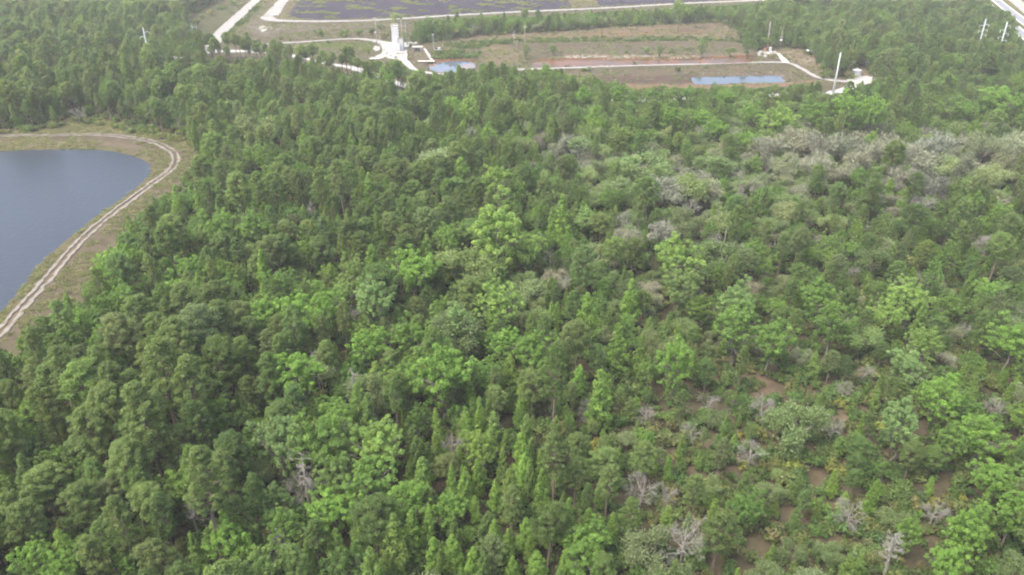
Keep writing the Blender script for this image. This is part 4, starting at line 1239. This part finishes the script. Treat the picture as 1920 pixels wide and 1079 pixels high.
def weir():
    x, y, _ = at(783, 97)
    t = thing('weir_gate', (x, y, 0), 0.1, 'concrete gate structure with dark openings at the pool head', 'weir')
    MB().box(-3.2, -2.4, 0, 5, -0.3, 2.6).build('side_wall', M['concrete'], t)
    MB().box(2.4, 3.2, 0, 5, -0.3, 2.6).build('side_wall', M['concrete'], t)
    MB().box(-2.4, 2.4, 4.2, 5, -0.3, 2.6).build('back_wall', M['concrete'], t)
    MB().box(-3.4, 3.4, -0.6, 2.2, 2.604, 2.9).build('deck', M['wood'], t)
    for sx in (-1.2, 0.2):
        g = MB().box(sx, sx + 1.1, 0.2, 0.34, -0.1, 2.2).build('gate_leaf', M['dark_metal'], t)
        MB().tube([(sx + 0.55, 0.27, 2.2), (sx + 0.55, 0.27, 4.0)], 0.06, 5).build('lift_rod', M['galv'], g)
    # walkway down to the pool
    a, b = at(796, 96), at(811, 116)
    t = thing('walkway', (a[0], a[1], 0), 0, 'pale sloping concrete walkway leading down to the pool', 'walkway')
    v = np.array([b[0] - a[0], b[1] - a[1]])
    L = np.linalg.norm(v)
    n = np.array([-v[1], v[0]]) / L * 0.9
    nb = 9
    for k in range(nb):
        p, q = v * (k / nb), v * ((k + 0.94) / nb)
        z0, z1 = 1.6 - 1.2 * k / nb, 1.6 - 1.2 * (k + 0.94) / nb
        pts = [(p[0] - n[0], p[1] - n[1]), (p[0] + n[0], p[1] + n[1]), (q[0] + n[0], q[1] + n[1]), (q[0] - n[0], q[1] - n[1])]
        zz = [z0, z0, z1, z1]
        MB().add([(px, py, z) for (px, py), z in zip(pts, zz)] + [(px, py, z - 0.35) for (px, py), z in zip(pts, zz)],
                 [(0, 1, 2, 3)[::-1], (4, 5, 6, 7), (0, 1, 5, 4), (1, 2, 6, 5), (2, 3, 7, 6), (3, 0, 4, 7)]).build('slab', M['rubble'], t)
    for k in (0.25, 0.6, 0.95):
        for s_ in (-0.7, 0.7):
            MB().tube([(v[0] * k + n[0] * s_, v[1] * k + n[1] * s_, -1.2), (v[0] * k + n[0] * s_, v[1] * k + n[1] * s_, 1.4 - 1.2 * k)], 0.16, 6).build('pier', M['concrete'], t)
    x, y, _ = at(799, 118)
    t = thing('landing_stage', (x, y, 0), 0.05, 'flat plank landing stage beside the pool below the walkway', 'landing')
    for k in range(9):
        MB().box(-5 + k * 1.12, -5 + k * 1.12 + 1.02, 0, 3.2, 0.5, 0.68).build('plank', M['wood'], t)
    for sx in (-4.6, 0, 4.6):
        for sy in (0.3, 2.9):
            MB().tube([(sx, sy, -1.6), (sx, sy, 0.5)], 0.16, 6).build('pile', M['wood'], t)
    # instrument mast and its cabinet
    x, y, _ = at(813, 92)
    t = thing('instrument_mast', (x, y, 0), 0, 'short lattice instrument mast at the pool road end', 'mast')
    m = MB()
    for a_ in range(3):
        m.tube([(0.25 * math.cos(a_ * 2.1), 0.25 * math.sin(a_ * 2.1), -0.2), (0.18 * math.cos(a_ * 2.1), 0.18 * math.sin(a_ * 2.1), 8.6)], 0.05, 4)
    for k in range(14):
        a_ = k % 3
        m.tube([(0.25 * math.cos(a_ * 2.1), 0.25 * math.sin(a_ * 2.1), 0.6 * k), (0.22 * math.cos((a_ + 1) * 2.1), 0.22 * math.sin((a_ + 1) * 2.1), 0.6 * k + 0.6)], 0.035, 4)
    m.build('lattice', M['galv'], t)
    MB().box(-0.5, 0.5, -0.2, 0.2, 8.6, 9.1).build('sensor_box', M['white_paint'], t)
    x, y, _ = at(821, 94)
    t = thing('pump_skid', (x, y, 0), 0.1, 'white pump skid with dark motor on grass above the pool', 'pump')
    MB().box(-2.1, 2.1, -0.7, 0.7, 0, 0.3).build('skid', M['white_paint'], t)
    MB().tube([(-1.8, 0, 0.9), (-0.2, 0, 0.9)], 0.55, 10).build('motor', M['dark_metal'], t, True)
    MB().tube([(0.2, 0, 0.9), (0.9, 0, 0.9), (1.6, 0, 1.4)], [0.6, 0.6, 0.3], 10).build('pump_casing', M['white_paint'], t, True)

weir()

def pump_gear():
    x, y, _ = at(1440, 97)
    t = thing('pump_station', (x, y, 0), 0.05, 'rusty dark pump gear at the right end of the iron-stained ditch', 'pump station')
    MB().box(-2.6, 2.6, 0, 2.2, 0, 0.35).build('base_slab', M['concrete'], t)
    MB().box(-2.2, -0.9, 0.3, 1.7, 0.35, 2.0).build('engine_housing', M['rust'], t)
    MB().box(0.9, 2.2, 0.4, 1.8, 0.35, 2.4).build('control_cabinet', M['white_paint'], t)
    MB().tube([(-0.2, 0.9, 0.35), (-0.2, 0.9, 2.6)], 0.4, 10).build('vertical_motor', M['dark_metal'], t, True)
    MB().tube([(-0.2, 0.2, 0.7), (-0.2, -1.6, 0.6), (-0.6, -3.4, 0.1)], 0.3, 8).build('outlet_pipe', M['dark_metal'], t, True)
    fr = MB()
    for sx in (-2.5, 2.5):
        fr.tube([(sx, 1.0, 0), (sx, 1.0, 3.2)], 0.1, 5)
    fr.tube([(-2.5, 1.0, 3.2), (2.5, 1.0, 3.2)], 0.1, 5)
    fr.build('hoist_frame', M['rust'], t)
    x, y, _ = at(1519, 103)
    t = thing('open_shed', (x, y, 0), -0.15, 'small dark lean-to shed under trees at the edge of the tan turnout', 'shed')
    for sx in (-1.8, 1.8):
        for sy in (0, 2.4):
            MB().tube([(sx, sy, -0.2), (sx, sy, 2.2 + 0.1 * sy)], 0.09, 5).build('post', M['pole_wood'], t)
    MB().add([(-2.2, -0.4, 2.1), (2.2, -0.4, 2.1), (2.2, 2.8, 2.5), (-2.2, 2.8, 2.5), (-2.2, -0.4, 2.2), (2.2, -0.4, 2.2), (2.2, 2.8, 2.6), (-2.2, 2.8, 2.6)],
             [(3, 2, 1, 0), (4, 5, 6, 7), (0, 1, 5, 4), (1, 2, 6, 5), (2, 3, 7, 6), (3, 0, 4, 7)]).build('roof', M['galv'], t)
    MB().box(-1.8, 1.8, 2.35, 2.45, 0, 2.2).build('back_wall', M['dark_metal'], t)
    x0, y0, _ = at(1105, 129)
    t = thing('outfall_pipe', (x0, y0, 0.1), 0, 'dark outfall pipe dropping from the road beside the mud basin', 'pipe')
    b = at(1112, 141)
    MB().tube([(0, 0, 0.5), ((b[0] - x0) * 0.5, (b[1] - y0) * 0.5, 0.4), (b[0] - x0, b[1] - y0, 0.0)], 0.5, 10).build('barrel', M['dark_metal'], t, True)
    MB().box(-1.3, 1.3, -0.2, 0.5, -0.1, 1.3).build('inlet_box', M['rubble'], t)

pump_gear()

# loose rubble: low pale stones along the ditch bank, by the pump and around the chalky patch
def rubble(name, px, n, rmin, rmax, mat='rubble'):
    rng = np.random.default_rng(len(px) * 7 + n)
    m = MB()
    ln = np.array(smooth(gpts(px), 10))
    for k in range(n):
        q = ln[rng.integers(len(ln))] + rng.normal(size=2) * np.array([1.5, 2.2])
        r = rng.uniform(rmin, rmax)
        m.blob((q[0], q[1], gz(q[0], q[1]) + r * 0.2), r * 1.3, r, r * 0.6, rng, 6, 4, 0.3)
    o = m.build(name, M[mat])
    o['kind'] = 'stuff'
    tag(o, {'rubble_bank': 'strip of pale rubble along the far bank of the iron-stained ditch', 'rubble_heap': 'loose grey stones tumbled below the pump gear',
            'riprap': 'thin line of pale stones along the far rim of the blue basin', 'chalk_rubble': 'scattered white chalky stones by the bend of the gravel road'}[name], 'rubble')

rubble('rubble_bank', [(1062, 108), (1100, 106.5), (1150, 108), (1190, 106), (1260, 108), (1330, 106)], 190, 0.2, 0.6)
rubble('rubble_heap', [(1425, 102), (1438, 100), (1448, 99), (1430, 106)], 60, 0.3, 0.9, 'concrete')
rubble('riprap', [(1303, 141), (1340, 139.6), (1380, 139), (1420, 138.3), (1456, 137.5), (1474, 148)], 50, 0.15, 0.4)
rubble('chalk_rubble', [(482, 50), (490, 56), (505, 52), (525, 55), (535, 48)], 70, 0.2, 0.55)

# ------------------------------------------------------------------ individual trees
def tone(t):
    k, c = t['kind'], t['tint']
    l = c[1]
    if k == 'pine':
        return 'olive' if c[0] > 0.092 else 'dull green' if l > 0.108 else 'dark green'
    if k == 'conifer':
        return 'bright green' if l > 0.165 else 'mid green' if l > 0.13 else 'olive'
    if k == 'broad':
        return 'yellow-green' if c[0] > 0.145 else 'bright green' if l > 0.185 else 'mid green' if l > 0.15 else 'deep green'
    if k == 'ever':
        return 'dark green' if l < 0.105 else 'deep green'
    if k == 'bare':
        return 'pale grey' if c[0] > 0.24 else 'grey-brown'
    if k == 'mossy':
        return 'pale sage' if l > 0.18 else 'grey-green'
    if k == 'shrub':
        return 'yellowish' if c[0] > 0.115 else 'green'
    return 'bleached'

NOUN = {'pine': 'round-crowned pine', 'conifer': 'pointed young conifer', 'broad': 'spreading broadleaf tree', 'ever': 'dense low evergreen', 'bare': 'leafless tree', 'mossy': 'feathery oak', 'dead': 'dead tree', 'shrub': 'bush'}

COLW = ['far left', 'left side', 'left of centre', 'centre', 'right of centre', 'right side', 'far right']
ROWW = ['top edge', 'upper part', 'upper middle', 'middle', 'lower middle', 'lower part', 'bottom edge']

def place_word(px, py):
    c = int(min(max(px / PW * 7, 0), 6.99))
    r = int(min(max(py / PH * 7, 0), 6.99))
    w = '%s, %s' % (ROWW[r], COLW[c])
    if py < 100 and 470 < px < 1430:
        w = 'by the gravel works, ' + COLW[c]
    elif px < 420 and 225 < py < 600:
        w = 'beside the pond bank, ' + ROWW[r]
    elif px > 1380 and 225 < py < 345:
        w = 'grey stand, ' + COLW[c]
    return w

def width_px(t):
    return MODELS[t['kind']][t['var']][3] * t['s'] * F / t['w']

used, single, rest = set(), {}, {}
for k in ROOTNAME:
    lst = []
    for t in TREES:
        if t['kind'] != k:
            continue
        h = MODELS[k][t['var']][2] * t['s'] * t['sz']
        tx, ty, _ = proj(t['x'], t['y'], h)
        r = width_px(t) / 2
        t['seen'] = (-r * 0.5 < t['px'] < PW + r * 0.5) and (ty < PH - 6) and (t['py'] > 2)
        lst.append(t)
    lst.sort(key=lambda t: (not t['seen'], -width_px(t)))
    n = min(300, sum(t['seen'] for t in lst))
    single[k], rest[k] = lst[:n], lst[n:]

def grow_tree(t):
    k = t['kind']
    crown, trunk, h, d = MODELS[k][t['var']]
    root = bpy.data.objects.new(ROOTNAME[k], None)
    root.empty_display_size = 0.5
    COL.objects.link(root)
    root.location = (t['x'], t['y'], gz(t['x'], t['y']))
    root.rotation_euler = (t['lean'][0], t['lean'][1], t['rz'])
    s = t['s']
    root.scale = (s * t['fat'][0], s * t['fat'][1], s * t['sz'])
    c = bpy.data.objects.new('branches' if k == 'dead' else 'foliage' if k == 'shrub' else 'crown', crown)
    b = bpy.data.objects.new('stem' if k == 'shrub' else 'trunk', trunk)
    for o in (c, b):
        COL.objects.link(o)
        o.parent = root
    c['tint'] = t['tint']
    lab = t['label']
    tag(root, lab, 'bush' if k == 'shrub' else 'tree', {'pine': 'pines of the wood', 'conifer': 'young pointed conifers', 'broad': 'broadleaf trees of the wood', 'ever': 'low evergreens', 'bare': 'leafless grey trees', 'mossy': 'thin-leaved oaks', 'dead': 'dead snags', 'shrub': 'bushes on the open ground'}[k])

ORD = ['first', 'second', 'third', 'fourth', 'fifth', 'sixth', 'seventh', 'eighth', 'ninth', 'tenth', 'eleventh', 'twelfth', 'thirteenth', 'fourteenth', 'fifteenth', 'sixteenth', 'seventeenth', 'eighteenth', 'nineteenth', 'twentieth']
FAMILY = {}
for k in ROOTNAME:
    for t in single[k]:
        wp = width_px(t)
        if k in ('dead', 'shrub'):
            sz_ = ''
        elif k == 'conifer':
            sz_ = 'tall' if wp > 36 else 'small'
        else:
            sz_ = 'large' if wp > 62 else 'medium' if wp > 40 else 'small'
        noun = NOUN[k]
        if k == 'dead':
            noun = 'snag with short stubs' if t['var'] < 2 else 'dead tree with spreading bare limbs'
        lab = ' '.join(('%s %s %s, %s' % (sz_, tone(t), noun, place_word(t['px'], t['py']))).split())
        FAMILY.setdefault(lab, []).append(t)
for lab in list(FAMILY):                      # large families fall into rows first
    ts = FAMILY[lab]
    if len(ts) > 8:
        del FAMILY[lab]
        ts.sort(key=lambda t: -t['py'])
        nr = 2 if len(ts) <= 16 else 3
        for i, t in enumerate(ts):
            r_ = int(i * nr / len(ts))
            FAMILY.setdefault(lab + (', front row', ', back row')[r_] if nr == 2 else lab + (', front row', ', middle row', ', back row')[r_], []).append(t)
for lab, ts in FAMILY.items():
    ts.sort(key=lambda t: t['px'])
    for i, t in enumerate(ts):
        if len(ts) == 1:
            t['label'] = lab
        elif i == 0:
            t['label'] = lab + ', leftmost'
        elif i == len(ts) - 1:
            t['label'] = lab + ', rightmost'
        elif i < 20:
            t['label'] = lab + ', %s from left' % ORD[i]
        else:
            t['label'] = lab + ', %s from right' % ORD[min(len(ts) - 1 - i, 19)]
for k in ROOTNAME:
    for t in single[k]:
        if len(t['label'].split()) > 16:
            t['label'] = t['label'].replace('spreading ', '').replace('round-crowned ', '').replace('feathery ', '').replace('dense low ', '').replace(' with spreading bare limbs', '')
        grow_tree(t)

# ------------------------------------------------------------------ the uncountable rest: far wood and undergrowth (geometry nodes)
def model_collection(k, which):
    c = bpy.data.collections.new('models_%s_%d' % (k, which))
    for i, m in enumerate(MODELS[k]):
        if m[which] is None:
            return None
        o = bpy.data.objects.new('model_%s_%d_%02d' % (k, which, i), m[which])
        c.objects.link(o)
    return c

def stuff(name, k, P, var, rz, scl, tint, label, cat):
    n = len(P)
    if n == 0:
        return
    me = bpy.data.meshes.new(name)
    me.vertices.add(n)
    me.vertices.foreach_set('co', np.asarray(P, np.float32).ravel())
    for nm, ty, key, data in (('var', 'INT', 'value', np.asarray(var, np.int32)), ('rot', 'FLOAT_VECTOR', 'vector', np.stack([np.zeros(n), np.zeros(n), rz], 1).astype(np.float32).ravel()),
                              ('scl', 'FLOAT_VECTOR', 'vector', np.asarray(scl, np.float32).ravel()), ('tint', 'FLOAT_VECTOR', 'vector', np.asarray(tint, np.float32).ravel())):
        a = me.attributes.new(nm, ty, 'POINT')
        a.data.foreach_set(key, data)
    o = bpy.data.objects.new(name, me)
    COL.objects.link(o)
    g = bpy.data.node_groups.new(name, 'GeometryNodeTree')
    g.interface.new_socket('Geometry', in_out='INPUT', socket_type='NodeSocketGeometry')
    g.interface.new_socket('Geometry', in_out='OUTPUT', socket_type='NodeSocketGeometry')
    N, L = g.nodes, g.links
    gi, go = N.new('NodeGroupInput'), N.new('NodeGroupOutput')
    j = N.new('GeometryNodeJoinGeometry')
    def attr(nm, ty):
        a = N.new('GeometryNodeInputNamedAttribute')
        a.data_type = ty
        a.inputs['Name'].default_value = nm
        return a.outputs[0]
    for w in (0, 1):
        c = model_collection(k, w)
        if c is None:
            continue
        ci = N.new('GeometryNodeCollectionInfo')
        ci.inputs['Collection'].default_value = c
        ci.inputs['Separate Children'].default_value = True
        ci.inputs['Reset Children'].default_value = True
        ip = N.new('GeometryNodeInstanceOnPoints')
        ip.inputs['Pick Instance'].default_value = True
        L.new(gi.outputs[0], ip.inputs['Points'])
        L.new(ci.outputs[0], ip.inputs['Instance'])
        L.new(attr('var', 'INT'), ip.inputs['Instance Index'])
        L.new(attr('rot', 'FLOAT_VECTOR'), ip.inputs['Rotation'])
        L.new(attr('scl', 'FLOAT_VECTOR'), ip.inputs['Scale'])
        L.new(ip.outputs[0], j.inputs[0])
    L.new(j.outputs[0], go.inputs[0])
    md = o.modifiers.new('scatter', 'NODES')
    md.node_group = g
    o['kind'] = 'stuff'
    tag(o, label, cat)

FARLAB = {'pine': ('far_pine_wood', 'far mass of dark green pines beyond the nearer trees'), 'conifer': ('far_conifer_wood', 'distant young conifers mixed through the wood'), 'broad': ('far_broadleaf_wood', 'distant broadleaf trees filling the far wood'),
          'ever': ('far_evergreen_wood', 'dark evergreen undercanopy of the distant wood'), 'bare': ('far_bare_wood', 'distant leafless grey trees in the wood'), 'mossy': ('far_oak_wood', 'distant pale feathery oaks in the wood')}
for k, (nm, lb) in FARLAB.items():
    L_ = rest[k]
    if L_:
        xs, ys = np.array([t['x'] for t in L_]), np.array([t['y'] for t in L_])
        stuff(nm, k, np.stack([xs, ys, ground_z(xs, ys)], 1), [t['var'] for t in L_], np.array([t['rz'] for t in L_]), [(t['s'] * t['fat'][0], t['s'] * t['fat'][1], t['s'] * t['sz']) for t in L_], [t['tint'] for t in L_], lb, 'wood')

# undergrowth on the forest floor
n = 110000
ux = R.uniform(-600, 600, n)
uy = 62 + 700 * R.random(n) ** 1.35
ok_ = np.abs(ux) < (0.655 * (0.883 * uy + 47)) * 1.05 + 20
ux, uy = ux[ok_], uy[ok_]
ok_ = np.ones(len(ux), bool)
for poly in CLEARS:
    for z in (0.0, 2.0):
        qx, qy, _ = proj(ux, uy, np.full(ux.shape, z))
        ok_ &= sdf(poly, qx, qy) < -1
for poly in OPEN:
    qx, qy, _ = proj(ux, uy, np.full(ux.shape, 0.5))
    ok_ &= (sdf(poly, qx, qy) < 0) | (R.random(len(ux)) < (0.30 if OPEN.index(poly) in STRONG else 0.7))
ok_ &= sdf(POND, ux, uy) < -16
for ln, wd in ((LANE, 6), (MAIN, 6), (DYKE, 5), (FAR_RD, 4), (TOWER_RD, 4), (TRACK, 5)):
    ok_ &= dist_line(gpts(ln), ux, uy) > wd
qx, qy, _ = proj(ux, uy, np.zeros(len(ux)))
lr = np.exp(-((qx - 1500) / 380) ** 2 - ((qy - 860) / 300) ** 2)
ok_ &= R.random(len(ux)) < 1 - 0.5 * lr * (vnoise(ux, uy, 9, 77) < 0.4)
ok_ &= R.random(len(ux)) < 1 - 0.9 * np.exp(-((qx - 520) / 190) ** 2 - ((qy - 108) / 16) ** 2)
ux, uy, lr = ux[ok_], uy[ok_], lr[ok_]
pal = np.array([(0.092, 0.132, 0.042), (0.104, 0.148, 0.046), (0.082, 0.122, 0.040), (0.126, 0.142, 0.054), (0.146, 0.142, 0.066), (0.185, 0.190, 0.050)])
pi = np.minimum(R.integers(0, 4, len(ux)) + (R.random(len(ux)) < 0.5 * lr), 4)
pi = np.where(R.random(len(ux)) < 0.05 * lr, 5, pi)
tn = pal[pi] * 1.12 * R.normal(1, 0.15, (len(ux), 1)).clip(0.6, 1.5) * R.normal(1, 0.05, (len(ux), 3))
sc_ = R.uniform(0.7, 1.7, len(ux)) * (1 + 0.35 * lr * R.random(len(ux)))
stuff('undergrowth', 'shrub', np.stack([ux, uy, ground_z(ux, uy)], 1), R.integers(0, 5, len(ux)), R.random(len(ux)) * 6.28, np.stack([sc_, sc_, sc_ * R.uniform(0.7, 1.4, len(ux))], 1), tn, 'low scrub and palmetto covering the forest floor', 'undergrowth')

# grass and weeds on the open ground
def tufts(name, polys, n, pal, label, smin=0.5, smax=1.4, patchy=0.45, kind='grass', nseed=5, zf=None):
    P = []
    for poly, share in polys:
        g = np.array(gpts(poly))
        m = int(n * share * 3)
        x = R.uniform(g[:, 0].min(), g[:, 0].max(), m)
        y = R.uniform(g[:, 1].min(), g[:, 1].max(), m)
        k = (sdf(g, x, y) > 0) & (vnoise(x, y, 12, nseed) * 0.6 + vnoise(x, y, 4, nseed + 1) * 0.4 > patchy)
        P.append(np.stack([x[k], y[k]], 1)[:int(n * share)])
    P = np.concatenate(P)
    x, y = P[:, 0], P[:, 1]
    ok = np.ones(len(x), bool)
    if zf is None:
        for w, _, _ in WATERS:
            ok &= sdf(w, x, y) < -0.4
        ok &= dist_line(gpts(TRACK), x, y) > 2.0
        for ln, wd in ((LANE, 5), (MAIN, 4.5), (DYKE, 4), (FAR_RD, 3), (TOWER_RD, 3), (EMB, 6), (PATH, 3)):
            ok &= dist_line(gpts(ln), x, y) > wd
    x, y = x[ok], y[ok]
    z = ground_z(x, y) if zf is None else np.full(len(x), zf)
    pal = np.array(pal)
    t = pal[R.integers(0, len(pal), len(x))] * R.normal(1, 0.15, (len(x), 1)).clip(0.5, 1.6)
    s = R.uniform(smin, smax, len(x))
    stuff(name, kind, np.stack([x, y, z], 1), R.integers(0, len(MODELS[kind]), len(x)), R.random(len(x)) * 6.28, np.stack([s, s, s], 1), t, label, 'grass')

tufts('bank_grass', [(CLEAR_LEFT, 1.0)], 9000, [(0.15, 0.155, 0.08), (0.18, 0.165, 0.10), (0.135, 0.15, 0.07), (0.19, 0.17, 0.115)], 'rough grass and weeds on the sandy pond bank', 0.4, 1.2, 0.36)
tufts('works_grass', [(CLEAR_FAC, 1.0)], 14000, [(0.15, 0.16, 0.08), (0.18, 0.17, 0.105), (0.135, 0.155, 0.07), (0.175, 0.16, 0.11)], 'rough tan and green grass around the gravel roads', 0.4, 1.3, 0.40)
tufts('marsh_plants', [([(545, 26), (566, 0), (590, -20), (1040, -20), (1062, 0), (1066, 13), (960, 19), (730, 30), (605, 34), (560, 31)], 1.0)], 7000, [(0.125, 0.165, 0.045), (0.155, 0.165, 0.06), (0.16, 0.15, 0.085)], 'yellow-green reeds growing out of the dark marsh water', 0.5, 1.4, 0.66, 'grass', 15, -0.5)
tufts('scrub', [([(820, 84), (900, 76), (1100, 71), (1250, 69), (1380, 73), (1395, 84), (1250, 84), (1100, 86), (990, 88), (900, 92), (840, 92)], 0.6), ([(808, 99), (850, 97), (900, 99), (902, 109), (850, 110), (812, 112)], 0.2), ([(418, 64), (430, 64), (460, 44), (490, 12), (490, 0), (482, 6)], 0.2)], 900,
      [(0.085, 0.13, 0.04), (0.115, 0.145, 0.05), (0.07, 0.11, 0.038)], 'low green scrub strips between the field and the ditch', 0.5, 1.2, 0.45, 'shrub', 25)

# ------------------------------------------------------------------ air
hz = MB().box(-6500, 6500, -3500, 8500, -4.0, 106.0)
hm = bpy.data.materials.new('haze')
hm.use_nodes = True
hn = hm.node_tree.nodes
hn.remove(hn['Principled BSDF'])
pv = hn.new('ShaderNodeVolumePrincipled')
pv.inputs['Color'].default_value = (0.93, 0.94, 0.93, 1)
pv.inputs['Density'].default_value = 0.00014
hm.node_tree.links.new(pv.outputs[0], hn['Material Output'].inputs['Volume'])
ho = hz.build('haze', hm)
ho['kind'] = 'stuff'
tag(ho, 'thin pale haze over the whole wood', 'haze')
